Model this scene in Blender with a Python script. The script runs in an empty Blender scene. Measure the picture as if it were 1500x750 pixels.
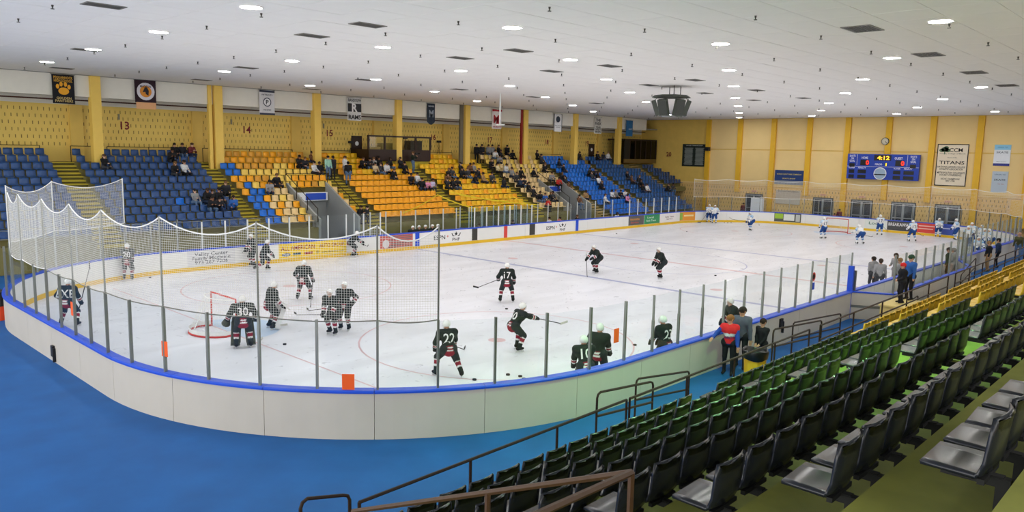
import bpy, math, random
import numpy as np
from mathutils import Vector, Matrix
from mathutils.bvhtree import BVHTree
random.seed(7); RN = np.random.default_rng(7)
SC = bpy.context.scene
COL = SC.collection
R = math.radians
# ------------------------------------------------------------------ camera
CAMP = np.array([-8.446, -11.978, 6.319]); YAW, PITCH, ROLL, FPX = .808, -.136, .021, 1120.95
_F = np.array([math.sin(YAW)*math.cos(PITCH), math.cos(YAW)*math.cos(PITCH), math.sin(PITCH)])
_R0 = np.array([math.cos(YAW), -math.sin(YAW), 0.]); _U0 = np.cross(_R0, _F)
_R = _R0*math.cos(ROLL)+_U0*math.sin(ROLL); _U = -_R0*math.sin(ROLL)+_U0*math.cos(ROLL)
cam = bpy.data.objects.new('camera', bpy.data.cameras.new('camera')); COL.objects.link(cam)
cam.data.sensor_width = 36; cam.data.lens = 36*FPX/1500; cam.data.clip_end = 300; cam.data.clip_start = .05
cam.matrix_world = Matrix(((_R[0], _U[0], -_F[0], CAMP[0]), (_R[1], _U[1], -_F[1], CAMP[1]), (_R[2], _U[2], -_F[2], CAMP[2]), (0, 0, 0, 1)))
SC.camera = cam
def ray(u, v): return _F+(u-750)/FPX*_R-(v-375)/FPX*_U
def onz(u, v, z): d = ray(u, v); return CAMP+d*(z-CAMP[2])/d[2]
def ony(u, v, y): d = ray(u, v); return CAMP+d*(y-CAMP[1])/d[1]
def onx(u, v, x): d = ray(u, v); return CAMP+d*(x-CAMP[0])/d[0]
def px(P):
    d = np.asarray(P, float)-CAMP; w = d@_F
    return (750+FPX*(d@_R)/w, 375-FPX*(d@_U)/w, w)
def inview(P, m=60):
    u, v, w = px(P); return w > .2 and -m < u < 1500+m and -m < v < 750+m
# ------------------------------------------------------------------ world, exposure
SC.view_settings.view_transform = 'Standard'; SC.view_settings.look = 'None'; SC.view_settings.gamma = 1
SC.view_settings.use_curve_mapping = False; SC.view_settings.exposure = 0.07
WORLD_STRENGTH = 2.7; LAMP_STRENGTH = 140.
wd = bpy.data.worlds.new('hall'); SC.world = wd; wd.use_nodes = True
wb = wd.node_tree.nodes['Background']; wb.inputs[0].default_value = (1, .985, .955, 1); wb.inputs[1].default_value = WORLD_STRENGTH
# ------------------------------------------------------------------ materials
MATS = {}
def srgb(h):
    h = h.lstrip('#'); c = [int(h[i:i+2], 16)/255 for i in (0, 2, 4)]
    return tuple(x/12.92 if x <= .04045 else ((x+.055)/1.055)**2.4 for x in c)
def mat(name, col, rough=.6, metal=0., noise=.08, scale=3., spec=.4, emit=0., bump=0.):
    if name in MATS: return MATS[name]
    m = bpy.data.materials.new(name); m.use_nodes = True; nt = m.node_tree; b = nt.nodes['Principled BSDF']
    c = srgb(col) if isinstance(col, str) else tuple(col)
    b.inputs['Roughness'].default_value = rough; b.inputs['Metallic'].default_value = metal
    b.inputs['Specular IOR Level'].default_value = spec
    if noise > 0:
        tc = nt.nodes.new('ShaderNodeTexCoord'); n = nt.nodes.new('ShaderNodeTexNoise'); n.inputs['Scale'].default_value = scale; n.inputs['Detail'].default_value = 4
        nt.links.new(tc.outputs['Object'], n.inputs['Vector'])
        mx = nt.nodes.new('ShaderNodeMix'); mx.data_type = 'RGBA'
        mx.inputs[6].default_value = tuple(x*(1-noise) for x in c)+(1,); mx.inputs[7].default_value = tuple(min(1, x*(1+noise)) for x in c)+(1,)
        nt.links.new(n.outputs['Fac'], mx.inputs[0]); nt.links.new(mx.outputs[2], b.inputs['Base Color'])
        if bump:
            bp = nt.nodes.new('ShaderNodeBump'); bp.inputs['Strength'].default_value = bump; nt.links.new(n.outputs['Fac'], bp.inputs['Height']); nt.links.new(bp.outputs[0], b.inputs['Normal'])
    else: b.inputs['Base Color'].default_value = c+(1,)
    if emit: b.inputs['Emission Color'].default_value = c+(1,); b.inputs['Emission Strength'].default_value = emit
    MATS[name] = m; return m
def nodes(m): return m.node_tree, m.node_tree.nodes['Principled BSDF']
def glassmat(name, tint, refl=.05, rough=.02):
    if name in MATS: return MATS[name]
    m = bpy.data.materials.new(name); m.use_nodes = True; nt = m.node_tree; nt.nodes.clear()
    o = nt.nodes.new('ShaderNodeOutputMaterial'); t = nt.nodes.new('ShaderNodeBsdfTransparent'); t.inputs[0].default_value = tint+(1,)
    g = nt.nodes.new('ShaderNodeBsdfGlossy'); g.inputs['Roughness'].default_value = rough
    mx = nt.nodes.new('ShaderNodeMixShader'); lw = nt.nodes.new('ShaderNodeLayerWeight'); pw = nt.nodes.new('ShaderNodeMath'); pw.operation = 'POWER'; pw.inputs[1].default_value = 5
    ma = nt.nodes.new('ShaderNodeMath'); ma.operation = 'MULTIPLY_ADD'; ma.inputs[1].default_value = .3; ma.inputs[2].default_value = refl*.5
    nt.links.new(lw.outputs['Facing'], pw.inputs[0]); nt.links.new(pw.outputs[0], ma.inputs[0]); nt.links.new(ma.outputs[0], mx.inputs[0])
    nt.links.new(t.outputs[0], mx.inputs[1]); nt.links.new(g.outputs[0], mx.inputs[2]); nt.links.new(mx.outputs[0], o.inputs[0])
    MATS[name] = m; return m
# ------------------------------------------------------------------ lettering (2-D outlines of each string, made once)
TX = {}
def text2d(s, bold=.012):
    key = (s, bold)
    if key in TX: return TX[key]
    c = bpy.data.curves.new('t', 'FONT'); c.body = s; c.resolution_u = 2; c.offset = bold; c.align_x = 'CENTER'; c.space_line = .85
    o = bpy.data.objects.new('t', c); COL.objects.link(o); bpy.context.view_layer.update()
    me = o.evaluated_get(bpy.context.evaluated_depsgraph_get()).to_mesh()
    v = np.array([p.co[:2] for p in me.vertices]) if len(me.vertices) else np.zeros((1, 2)); f = [tuple(p.vertices) for p in me.polygons]
    o.evaluated_get(bpy.context.evaluated_depsgraph_get()).to_mesh_clear()
    bpy.data.objects.remove(o); bpy.data.curves.remove(c)
    lo, hi = v.min(0), v.max(0); v = (v-(lo+hi)/2); TX[key] = (v, f, hi-lo); return TX[key]
for _s in ['13','14','15','16','17','18','19','20','PEQUANNOCK\nHIGH SCHOOL','GOLDEN\nPANTHERS','MADISON','RANDOLPH','R','RAMS','P','M','L','THE\nPARK','YEAR\nWEST\nBASIN',
  'ALL AMERICAN','AUTO GROUP','ESPN','+','PHF','CCM','County College of Morris','Home of the','TITANS','NATIONAL JUNIOR COLLEGE\nATHLETIC ASSOCIATION','METROPOLITAN COLLEGIATE\nHOCKEY CONFERENCE','NCHC CHAMPIONS\n1997, 1998',
  'LEARN TO','SKATE','HOME','GUEST','SHOTS\nON\nGOAL','PLAYER','PENALTY','PERIOD','0','1','4:12','BREAKAWAY','12','17','22','23','30','20 ','10','EXE','SAINTS','30 ','2','EXIT','Ford','Valley Center\nFamily Medicine\n973 267 7206','www.allamerican.com','County Park Arena','MORRIS COUNTY PARK COMMISSION','SKATE SHOP','Call for reservations\nand party rates','ICE ARENA','HOCKEY TEAM RECORDS','PATRIOTS','HAWKS','Mennen Sports Arena','60','Automotive','Service','Rink Team','Local']:
    text2d(_s)
# ------------------------------------------------------------------ mesh builder
def V3(*a): return np.array(a, float)
def nrm(a): a = np.asarray(a, float); return a/(np.linalg.norm(a)+1e-12)
class MB:
    def __init__(s): s.v = []; s.f = []
    def add(s, v, f):
        n = len(s.v); s.v += [tuple(map(float, p)) for p in v]; s.f += [tuple(i+n for i in q) for q in f]; return s
    def box(s, x0, x1, y0, y1, z0, z1):
        return s.add([(x0,y0,z0),(x1,y0,z0),(x1,y1,z0),(x0,y1,z0),(x0,y0,z1),(x1,y0,z1),(x1,y1,z1),(x0,y1,z1)], [(3,2,1,0),(4,5,6,7),(0,1,5,4),(1,2,6,5),(2,3,7,6),(3,0,4,7)])
    def obox(s, c, a, b, d):   # centre and three half axes
        c, a, b, d = map(np.asarray, (c, a, b, d)); P = []
        for k in (-1, 1):
            for (i, j) in ((-1,-1),(1,-1),(1,1),(-1,1)): P.append(c+i*a+j*b+k*d)
        return s.add(P, [(3,2,1,0),(4,5,6,7),(0,1,5,4),(1,2,6,5),(2,3,7,6),(3,0,4,7)])
    def cone(s, a, b, ra, rb, n=8, cap=True):
        a, b = np.asarray(a, float), np.asarray(b, float); d = nrm(b-a); x = nrm(np.cross(d, (0,0,1) if abs(d[2]) < .9 else (1,0,0))); y = np.cross(d, x)
        P = [a+ra*(math.cos(t)*x+math.sin(t)*y) for t in [2*math.pi*i/n for i in range(n)]]+[b+rb*(math.cos(t)*x+math.sin(t)*y) for t in [2*math.pi*i/n for i in range(n)]]
        f = [(i, (i+1) % n, n+(i+1) % n, n+i) for i in range(n)]
        if cap: f += [tuple(range(n))[::-1], tuple(range(n, 2*n))]
        return s.add(P, f)
    def tube(s, pts, r, n=6, closed=False):
        pts = [np.asarray(p, float) for p in pts]; m = len(pts); P = []; up = None
        for i, p in enumerate(pts):
            q0 = pts[(i-1) % m] if (closed or i > 0) else p; q1 = pts[(i+1) % m] if (closed or i < m-1) else p
            d = nrm(q1-q0)
            if up is None: up = nrm(np.cross(d, (0,0,1) if abs(d[2]) < .9 else (1,0,0)))
            up = nrm(up-d*(up@d)); y = np.cross(d, up)
            P += [p+r*(math.cos(2*math.pi*k/n)*up+math.sin(2*math.pi*k/n)*y) for k in range(n)]
        f = []
        for i in range(m if closed else m-1):
            j = (i+1) % m
            f += [(i*n+k, i*n+(k+1) % n, j*n+(k+1) % n, j*n+k) for k in range(n)]
        if not closed: f += [tuple(range(n))[::-1], tuple((m-1)*n+k for k in range(n))]
        return s.add(P, f)
    def prism(s, poly, a, b):   # 2-D polygon extruded: poly list of 3-D points, vector a->b offset
        n = len(poly); P = [np.asarray(p, float)+a for p in poly]+[np.asarray(p, float)+b for p in poly]
        return s.add(P, [tuple(range(n))[::-1], tuple(range(n, 2*n))]+[(i, (i+1) % n, n+(i+1) % n, n+i) for i in range(n)])
    def sweep(s, pts, nors, prof, closed=False):   # profile of (out, z) along a plan path with plan normals
        m, n = len(pts), len(prof); P = []
        for p, q in zip(pts, nors): P += [(p[0]+q[0]*o, p[1]+q[1]*o, z) for (o, z) in prof]
        f = []
        for i in range(m if closed else m-1):
            j = (i+1) % m; f += [(i*n+k, j*n+k, j*n+(k+1) % n, i*n+(k+1) % n) for k in range(n)]
        if not closed: f += [tuple(range(n)), tuple((m-1)*n+k for k in range(n))[::-1]]
        return s.add(P, f)
    def text(s, t, c, right, up, w=None, h=None, bold=.012):
        v, f, sz = text2d(t, bold); right, up = nrm(right), nrm(up)
        sx = (w/sz[0]) if w else None; sy = (h/sz[1]) if h else None
        sx = sx or sy; sy = sy or sx
        return s.add([np.asarray(c)+right*p[0]*sx+up*p[1]*sy for p in v], f)
    def disc(s, c, right, up, rx, ry=None, n=20, a0=0, a1=2*math.pi):
        ry = ry or rx; c, right, up = np.asarray(c), nrm(right), nrm(up)
        return s.add([c+right*rx*math.cos(a0+(a1-a0)*i/n)+up*ry*math.sin(a0+(a1-a0)*i/n) for i in range(n)], [tuple(range(n))])
    def rect(s, c, right, up, w, h):
        c, right, up = np.asarray(c), nrm(right)*w/2, nrm(up)*h/2
        return s.add([c-right-up, c+right-up, c+right+up, c-right+up], [(0,1,2,3)])
    def data(s, name='m'):
        me = bpy.data.meshes.new(name); me.from_pydata(s.v, [], s.f); return me
    def build(s, name, m, parent=None, smooth=False, label=None, cat=None, group=None, kind=None, origin=True):
        v = np.array(s.v)
        if parent is not None: off = np.array(parent.location)
        elif origin: lo, hi = v.min(0), v.max(0); off = np.array([(lo[0]+hi[0])/2, (lo[1]+hi[1])/2, lo[2]])
        else: off = np.zeros(3)
        me = bpy.data.meshes.new(name); me.from_pydata([tuple(p) for p in v-off], [], s.f)
        if smooth: me.polygons.foreach_set('use_smooth', [True]*len(me.polygons))
        me.materials.append(m); o = bpy.data.objects.new(name, me); COL.objects.link(o)
        if parent is not None: o.parent = parent
        else: o.location = off
        return tag(o, label, cat, group, kind)
def tag(o, label=None, cat=None, group=None, kind=None):
    if label: o['label'] = label
    if cat: o['category'] = cat
    if group: o['group'] = group
    if kind: o['kind'] = kind
    return o
def thing(name, loc, label=None, cat=None, group=None, kind=None, rz=0):
    o = bpy.data.objects.new(name, None); COL.objects.link(o); o.location = loc; o.rotation_euler.z = rz; o.empty_display_size = .2
    return tag(o, label, cat, group, kind)
def copy_tree(o, parent=None):
    c = o.copy(); COL.objects.link(c); c.parent = parent
    for ch in o.children: copy_tree(ch, c)
    return c
ORD = ['first','second','third','fourth','fifth','sixth','seventh','eighth','ninth','tenth','eleventh','twelfth','thirteenth','fourteenth','fifteenth','sixteenth','seventeenth','eighteenth','nineteenth','twentieth']
# ------------------------------------------------------------------ shared materials
M_yel = mat('yellow_block_paint', '#e6c263', .7, noise=.1, scale=1.5)
M_cream = mat('pale_yellow_panel_paint', '#eed090', .7, noise=.06, scale=.8)
M_col = mat('yellow_column_paint', '#ecc660', .6, noise=.06)
M_pil = mat('golden_pilaster_paint', '#e6b42c', .55, noise=.06)
M_white = mat('white_paint', '#e2ded2', .7, noise=.04)
M_ceil = mat('ceiling_tile_white', '#f6f4f0', .9, noise=.03, scale=1.2)
M_ceilbk = mat('ceiling_joint_grey', '#b9b7b3', .9, noise=0)
M_dark = mat('black_paint', '#15161a', .5, noise=.1)
M_steel = mat('steel_post', '#8a8c86', .35, .7, noise=.1, scale=8)
M_wpost = mat('white_post', '#d8dad8', .4, noise=0)
M_rail = mat('brown_handrail_paint', '#2e2019', .55, noise=.25, scale=12, spec=.2)
M_brown = mat('dark_brown_wood', '#2e1a12', .5, noise=.2, scale=6)
M_board = mat('white_board_plastic', '#e9e9e6', .35, noise=.03, scale=2)
M_boardout = mat('off_white_board_back', '#c6c0b4', .5, noise=.07, scale=1.2)
M_blue = mat('blue_cap_plastic', '#1d4fd0', .35, noise=.05)
M_kick = mat('yellow_kick_plastic', '#e8bd2a', .4, noise=.05)
M_redp = mat('red_plastic', '#d8453c', .4, noise=.05)
M_orange = mat('orange_paper', '#f4601c', .7, noise=.03)
M_ink = mat('black_ink', '#16171b', .6, noise=0)
M_winkp = mat('white_ink', '#e9e9ea', .6, noise=0)
M_red = mat('maroon_ink', '#7a1220', .6, noise=0)
M_glass = glassmat('acrylic_glass', (.965, .985, .985))
M_dglass = glassmat('dark_window_glass', (.35, .36, .34))
# ================================================================== THE SETTING
def slotmat(name, base, axis, z0, z1, pitch=.30, rowh=.40):
    m = mat(name, base, .75, noise=.1, scale=1.2); nt, b = nodes(m); N = nt.nodes.new; L = nt.links.new
    tc = N('ShaderNodeTexCoord'); sp = N('ShaderNodeSeparateXYZ'); L(tc.outputs['Object'], sp.inputs[0])
    def mt(op, a, c=None):
        n = N('ShaderNodeMath'); n.operation = op
        for i, x in enumerate((a, c)):
            if x is None: continue
            if isinstance(x, (int, float)): n.inputs[i].default_value = x
            else: L(x, n.inputs[i])
        return n.outputs[0]
    z = sp.outputs['Z']; x = sp.outputs[axis]; zr = mt('DIVIDE', z, rowh)
    odd = mt('MULTIPLY', mt('MODULO', mt('FLOOR', zr), 2), .5)
    fx = mt('FRACT', mt('ADD', mt('DIVIDE', x, pitch), odd)); a = mt('LESS_THAN', mt('ABSOLUTE', mt('SUBTRACT', fx, .5)), .075)
    bz = mt('LESS_THAN', mt('ABSOLUTE', mt('SUBTRACT', mt('FRACT', zr), .5)), .24)
    k = mt('MULTIPLY', mt('MULTIPLY', a, bz), mt('MULTIPLY', mt('GREATER_THAN', z, z0), mt('LESS_THAN', z, z1)))
    src = b.inputs['Base Color'].links[0].from_socket; mx = N('ShaderNodeMix'); mx.data_type = 'RGBA'
    L(k, mx.inputs[0]); L(src, mx.inputs[6]); c = srgb(base); mx.inputs[7].default_value = (c[0]*.28, c[1]*.24, c[2]*.2, 1); L(mx.outputs[2], b.inputs['Base Color'])
    return m
M_slotfar = slotmat('slotted_yellow_block', '#eccb6c', 'X', 6.1, 8.45)
M_slotend = slotmat('slotted_cream_block', '#e2bd78', 'Y', .6, 3.2)
XW, YW, ZC = 66., 39., 10.1
# floor
mf = mat('blue_rubber_floor', '#185a9e', .6, noise=.3, scale=.9, spec=.2); 
MB().box(-16, XW+.3, -16, YW+.3, -.3, -.02).build('floor', mf, kind='structure', origin=False)
# ceiling with tiles
ceil = thing('ceiling', (25, 11, ZC), kind='structure')
MB().box(-16, XW+.3, -16, YW+.3, ZC+.03, ZC+.3).build('ceiling_slab', M_ceilbk, ceil)
TP = 1.45; tl = []
for i in range(-9, 46):
    for j in range(-6, 26):
        x, y = i*TP+.1, j*TP+.1
        if x+TP > XW or y+TP > 36.7: continue
        u, v, w = px((x+TP/2, y+TP/2, ZC))
        if w < 1 or not (-80 < u < 1580 and -60 < v < 800): continue
        tl.append((w, x, y))
tl.sort(); tb = MB().box(-TP/2+.008, TP/2-.008, -TP/2+.008, TP/2-.008, 0, .028).data('ceiling_tile'); tb.materials.append(M_ceil)
rest = MB()
for n, (w, x, y) in enumerate(tl):
    if n < 300:
        o = bpy.data.objects.new('ceiling_tile', tb); COL.objects.link(o); o.parent = ceil; o.location = (x+TP/2-25, y+TP/2-11, RN.uniform(-.004, .002))
    else: rest.box(x+.008, x+TP-.008, y+.008, y+TP-.008, ZC, ZC+.028)
rest.build('ceiling_tiles_further', M_ceil, ceil, kind='stuff')
# far wall behind the grandstand
wf = thing('wall_far', (30, YW, 0), kind='structure')
MB().box(-16, XW, YW, YW+.3, 0, 8.52).build('block_wall', M_slotfar, wf)
# (object coordinates of the slot pattern are relative to the wall's base: same grid)
MB().box(-16, XW, YW, YW+.3, 8.52, ZC+.03).build('upper_band', M_white, wf)
MB().box(-16, XW, 36.9, YW+.1, 9.0, 9.12).build('soffit', mat('grey_soffit', '#8f8b80', .8), wf)
COLX = [0.0+7.3*k for k in range(-1, 9)]
for x in COLX: MB().box(x-.75, x-.05, YW-.22, YW, 4.9, 8.5).build('pilaster', M_yel, wf)
for x in COLX[1:]: MB().box(x+2.0, x+2.1, YW-.06, YW, 7.75, 8.1).build('wall_sconce', mat('sconce_metal', '#8d856e', .5), wf)
# white fascia between the columns and the pipe under it
fa = thing('wall_far_upper', (30, 36.85, 8.9), kind='structure')
for k in range(-1, 9):
    x0, x1 = COLX[0]+7.3*k+.27, COLX[0]+7.3*(k+1)-.27
    if k == 8: x1 = 63.6
    MB().box(x0, x1, 36.75, 36.95, 8.9, ZC).build('fascia_panel', M_white, fa)
MB().tube([(-8, 37.5, 8.72), (64.5, 37.5, 8.72)], .045, 6).build('sprinkler_pipe', mat('rust_pipe', '#4a2a20', .5), None, label='long dark pipe running under the white fascia of the far wall', cat='pipe')
for k, x in enumerate(COLX):
    c = thing('column', (x, 36.8, 4.79), kind='structure')
    MB().box(x-.27, x+.27, 36.48, 37.0, 4.79, ZC).build('column_shaft', M_col, c)
    if k == 3: MB().box(x-.62, x-.4, 36.6, 36.85, 4.79, ZC).build('conduit_box', M_col, c)
    if k in (5, 7): MB().box(*((x-.5, x-.34) if k == 7 else (x+.3, x+.38)), 36.6, 36.8, 4.79 if k == 7 else 9.0, ZC).build('riser_pipe', mat('red_riser' if k == 7 else 'grey_riser', '#8e2018' if k == 7 else '#6a3a2c', .5), c)
    if k == 6: MB().box(x-.75, x-.42, 36.6, 36.8, 4.79, ZC).build('cable_tray', mat('grey_riser2', '#6a6250', .5), c)
MB().box(-16, XW, -16.3, -16, 0, 6.5).build('wall_near_unseen', M_cream, kind='structure', origin=False)  # unseen wall, added to hold back world light, low enough to admit some above
# end wall
we = thing('wall_right', (XW, 12, 0), kind='structure')
MB().box(XW, XW+.3, -16, YW, 0, 3.4).build('block_wall', M_slotend, we)
MB().box(XW+.05, XW+.3, -16, YW, 3.4, ZC+.2).build('backing', M_yel, we)
MB().box(XW, XW+.05, 30.3, YW, 3.4, ZC).build('corner_panel', M_yel, we)
MB().box(XW-.06, XW, -16, YW, 3.32, 3.44).build('ledge', M_cream, we)
PY = [30.31-3.645*k for k in range(0, 13)]
for k, y in enumerate(PY):
    MB().box(XW-.28, XW, y-.24, y+.24, 0 if k in (0, 2, 4, 7) else 2.6, ZC).build('pilaster', M_pil, we)
    y1 = y-3.645
    MB().box(XW-.03, XW+.05, y1+.25, y-.25, 3.47, 6.94).build('panel', M_cream, we)
    MB().box(XW-.03, XW+.05, y1+.25, y-.25, 7.03, ZC).build('panel', M_cream, we)
MB().box(XW-1.2, XW-.3, -.2, 1.9, .95, 3.2).build('yellow_wall_piece', M_pil, None, label='yellow wall panel low on the end wall at the right edge', cat='panel')  # plain yellow box for a projecting piece of the wall
# doors in the end wall
M_alu = mat('aluminium_frame', '#9fa3a6', .4, .6, noise=.05); M_dpan = mat('dark_door_pane', '#2c3238', .15, noise=.1, spec=.6)
for k, (ya, yb) in enumerate([(25.61, 23.9), (18.53, 16.75), (14.9, 13.1), (11.31, 9.41), (7.69, 5.82)]):
    d = thing('door_%d' % (k+1), (XW, (ya+yb)/2, 0), kind='structure'); X = XW-.08
    f = MB(); f.box(X, X+.1, yb-.08, yb, 0, 2.45); f.box(X, X+.1, ya, ya+.08, 0, 2.45); f.box(X, X+.1, yb-.08, ya+.08, 2.4, 2.5); f.build('door_frame', mat('dark_frame', '#33383a', .5), d)
    ym = (ya+yb)/2
    for a, b in ((ym, ya), (yb, ym)):
        lf = MB().box(X+.02, X+.07, a+.01, b-.01, 0, 2.4).build('door_leaf', M_alu, d)
        MB().box(X, X+.03, a+.1, b-.1, .15, 1.0).build('pane', M_dpan, lf if False else d); MB().box(X, X+.03, a+.1, b-.1, 1.1, 2.3).build('pane', M_dpan, d)
        MB().box(X-.05, X, a+.15, b-.15, 1.02, 1.07).build('push_bar', M_alu, d)
    e = thing('exit_sign', (XW-.1, ym, 2.75), 'small red exit sign above the %s end wall door from the left' % ORD[k], 'sign', 'exit signs')
    MB().box(XW-.12, XW-.02, ym-.3, ym+.3, 2.68, 2.86).build('sign_box', mat('pale_sign', '#dcb694', .5), e)
    MB().text('EXIT', (XW-.125, ym, 2.77), (0, -1, 0), (0, 0, 1), .42, .12).build('lettering', mat('exit_red', '#c8483a', .5, noise=0), e)
# ------------------------------------------------------------------ ceiling lights, vents, sprinklers
M_lens = mat('lamp_lens', (1, .985, .95), .5, noise=0, emit=LAMP_STRENGTH); M_trim = mat('lamp_trim', '#f0eeea', .5, noise=0)
M_glens = mat('greenish_lamp_lens', (.36, 1, .34), .5, noise=0, emit=LAMP_STRENGTH*10)
M_glens2 = mat('pale_green_lamp_lens', (.8, 1, .72), .5, noise=0, emit=LAMP_STRENGTH*.7)
LP = [(2.2,8.3),(2.5,15.3),(2.8,22.7),(9.0,4.9),(9.4,12.0),(9.8,19.2),(10.3,26.7),(15.2,-5.4),(15.7,1.5),(16.3,8.6),(16.8,15.8),(17.4,23.4),(17.7,30.6),(22.6,-1.8),(23.2,5.2),(23.8,12.4),(24.2,19.7),(24.7,27.0),(30.1,1.9),(30.6,8.9),(31.4,16.3),(32.1,23.9),(32.7,31.4),(37.1,-1.5),(37.8,5.6),(38.4,12.9),(39.2,20.4),(40.1,28.0),(44.8,2.3),(45.5,9.6),(46.1,16.7),(47.2,24.5),(48.0,32.1),(52.6,6.0),(53.8,13.5),(54.7,21.1),(55.6,28.8),(59.7,2.6),(60.6,9.9),(61.4,17.4),(62.2,25.),
      (-4.8,4.6),(-4.6,11.8),(-4.2,19.),(-3.9,26.4),(1.8,1.1),(8.6,-2.4),(29.6,-5.4),(44.2,-5.),(51.9,-1.4)]
GP = [(3.1,30.0),(6.4,-5.6)]
ring = MB(); ring.tube([(.31*math.cos(2*math.pi*i/16), .31*math.sin(2*math.pi*i/16), -.012) for i in range(16)], .022, 5, True); ringm = ring.data('trim_ring'); ringm.materials.append(M_trim)
lens = MB().cone((0, 0, -.03), (0, 0, 0), .26, .29, 16); lensm = lens.data('lens'); lensm.materials.append(M_lens); glm = lens.data('green_lens'); glm.materials.append(M_glens); glm2 = lens.data('pale_green_lens'); glm2.materials.append(M_glens2)
for k, (x, y) in enumerate(LP+GP):
    g = k >= len(LP)
    ci = int(round((x-2.4-.04*y)/7.25))+2; oth = sorted(p[1] for p in LP+GP if int(round((p[0]-2.4-.04*p[1])/7.25))+2 == ci); ri = oth.index(y)
    L_ = thing('ceiling_light', (x, y, ZC), '%s ceiling lamp, %s from near side in %s line from left' % ('green tinted round' if g else 'round white', ORD[ri], ORD[ci]), 'ceiling light', 'ceiling lamps')
    for nm, me in (('trim_ring', ringm), ('lens', glm if g and y < 0 else glm2 if g else lensm)):
        o = bpy.data.objects.new(nm, me); COL.objects.link(o); o.parent = L_
    if g and y < 0: MB().cone((x, y, ZC-.5), (x, y, ZC), .42, .3, 16, cap=False).build('beam_narrowing_housing', M_dark, L_)  # out of view, added round the green lamp to narrow its beam
vent = MB(); vent.box(-.52, .52, -.3, -.26, -.02, 0); vent.box(-.52, .52, .26, .3, -.02, 0); vent.box(-.52, -.48, -.26, .26, -.02, 0); vent.box(.48, .52, -.26, .26, -.02, 0)
ventf = vent.data('vent_frame'); ventf.materials.append(mat('vent_grey', '#7c7a74', .5))
vs = MB()
for i in range(6): vs.obox((0, -.22+.088*i, -.006), (.48, 0, 0), (0, .035, .0), (0, 0, .004))
vsm = vs.data('louvre'); vsm.materials.append(mat('vent_dark', '#4c4b47', .6))
VP = [(-.5,11.5),(2.7,23.2),(6.2,11.7),(10.1,24.),(6.,8.2),(13.4,12.1),(13.1,8.5),(19.4,12.3),(19.1,8.7),(17.3,24.2),(15.3,-3.3),(22.4,-3.1),(29.6,-2.9),(36.8,-2.7),(27.8,12.5),(26.6,8.9),(33.7,9.1),(34.2,12.7),(40.6,9.3),(41.,12.9),(24.5,24.4),(31.7,24.6),(39.,24.8),(4.6,33.),(12.,33.1),(19.4,33.2)]
for k, (x, y) in enumerate(VP):
    zn = 'over the far seats' if y > 30 else 'beyond the ice centre' if y > 20 else 'over the near boards' if y < 0 else 'over the ice in the nearer line' if y < 10.5 else 'over the ice in the farther line'
    zr = sorted(p[0] for p in VP if (p[1] > 30) == (y > 30) and (p[1] > 20) == (y > 20) and (p[1] < 0) == (y < 0) and (p[1] < 10.5) == (y < 10.5))
    v = thing('ceiling_vent', (x, y, ZC-.002), 'grey louvred ceiling vent %s, %s from the left' % (zn, ORD[zr.index(x)]), 'vent', 'ceiling vents')
    for nm, me in (('frame', ventf), ('louvres', vsm)):
        o = bpy.data.objects.new(nm, me); COL.objects.link(o); o.parent = v
    if y < 0: v.scale = (1.15, 1.4, 1)
sp = MB().cone((0, 0, 0), (0, 0, -.07), .035, .02, 6).cone((0, 0, -.07), (0, 0, -.1), .015, .015, 6).cone((0, 0, -.1), (0, 0, -.115), .05, .05, 8); spm = sp.data('sprinkler_head'); spm.materials.append(mat('sprinkler_brass', '#3a372f', .5))
for i in range(0, 15):
    for j in range(-2, 10):
        x, y = -1.6+4.4*i+.05*j, 1.8+3.62*j
        if inview((x, y, ZC), 0) and y < 36 and x < 65:
            o = bpy.data.objects.new('ceiling_sprinkler', spm); COL.objects.link(o); o.location = (x, y, ZC); tag(o, 'small dark ceiling sprinkler, %s from the left in the %s line from the near side' % (ORD[i], ORD[j+2]), 'sprinkler', 'ceiling sprinklers')
# ------------------------------------------------------------------ ice
ice = thing('ice_sheet', (30.2, 12.5, 0), kind='structure')
X0, X1, Y0, Y1, RC = -1.9, 62.3, -.95, 26.0, 9.2     # centre line of the boards
def path(a=0., n_arc=12):   # corners of the rink centre line offset outwards by a, anticlockwise from near-left arc end
    P = []
    for cx, cy, t0 in ((X1-RC, Y0+RC, -90), (X1-RC, Y1-RC, 0), (X0+RC, Y1-RC, 90), (X0+RC, Y0+RC, 180)):
        for i in range(n_arc+1):
            t = R(t0+90*i/n_arc); P.append((cx+(RC+a)*math.cos(t), cy+(RC+a)*math.sin(t), math.cos(t), math.sin(t)))
    return P
pp = path(-.09); n = len(pp)
mi = mat('rink_ice', '#e8e9f1', .3, noise=.045, scale=.5, spec=.35)
nt, b = nodes(mi); t2 = nt.nodes.new('ShaderNodeTexNoise'); t2.inputs['Scale'].default_value = 3.5; t2.inputs['Detail'].default_value = 8; t2.inputs['Distortion'].default_value = 1.5
tc2 = nt.nodes.new('ShaderNodeTexCoord'); nt.links.new(tc2.outputs['Object'], t2.inputs[0]); mr = nt.nodes.new('ShaderNodeMapRange'); mr.inputs[3].default_value = .16; mr.inputs[4].default_value = .5; nt.links.new(t2.outputs[0], mr.inputs[0]); nt.links.new(mr.outputs[0], b.inputs['Roughness'])
mp = nt.nodes.new('ShaderNodeMapping'); mp.inputs['Scale'].default_value = (.22, .7, 1); mp.inputs['Rotation'].default_value = (0, 0, .5); nt.links.new(tc2.outputs['Object'], mp.inputs[0]); t3 = nt.nodes.new('ShaderNodeTexNoise'); t3.inputs['Scale'].default_value = 1.; t3.inputs['Detail'].default_value = 7; t3.inputs['Distortion'].default_value = .8; nt.links.new(mp.outputs[0], t3.inputs[0])
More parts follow.
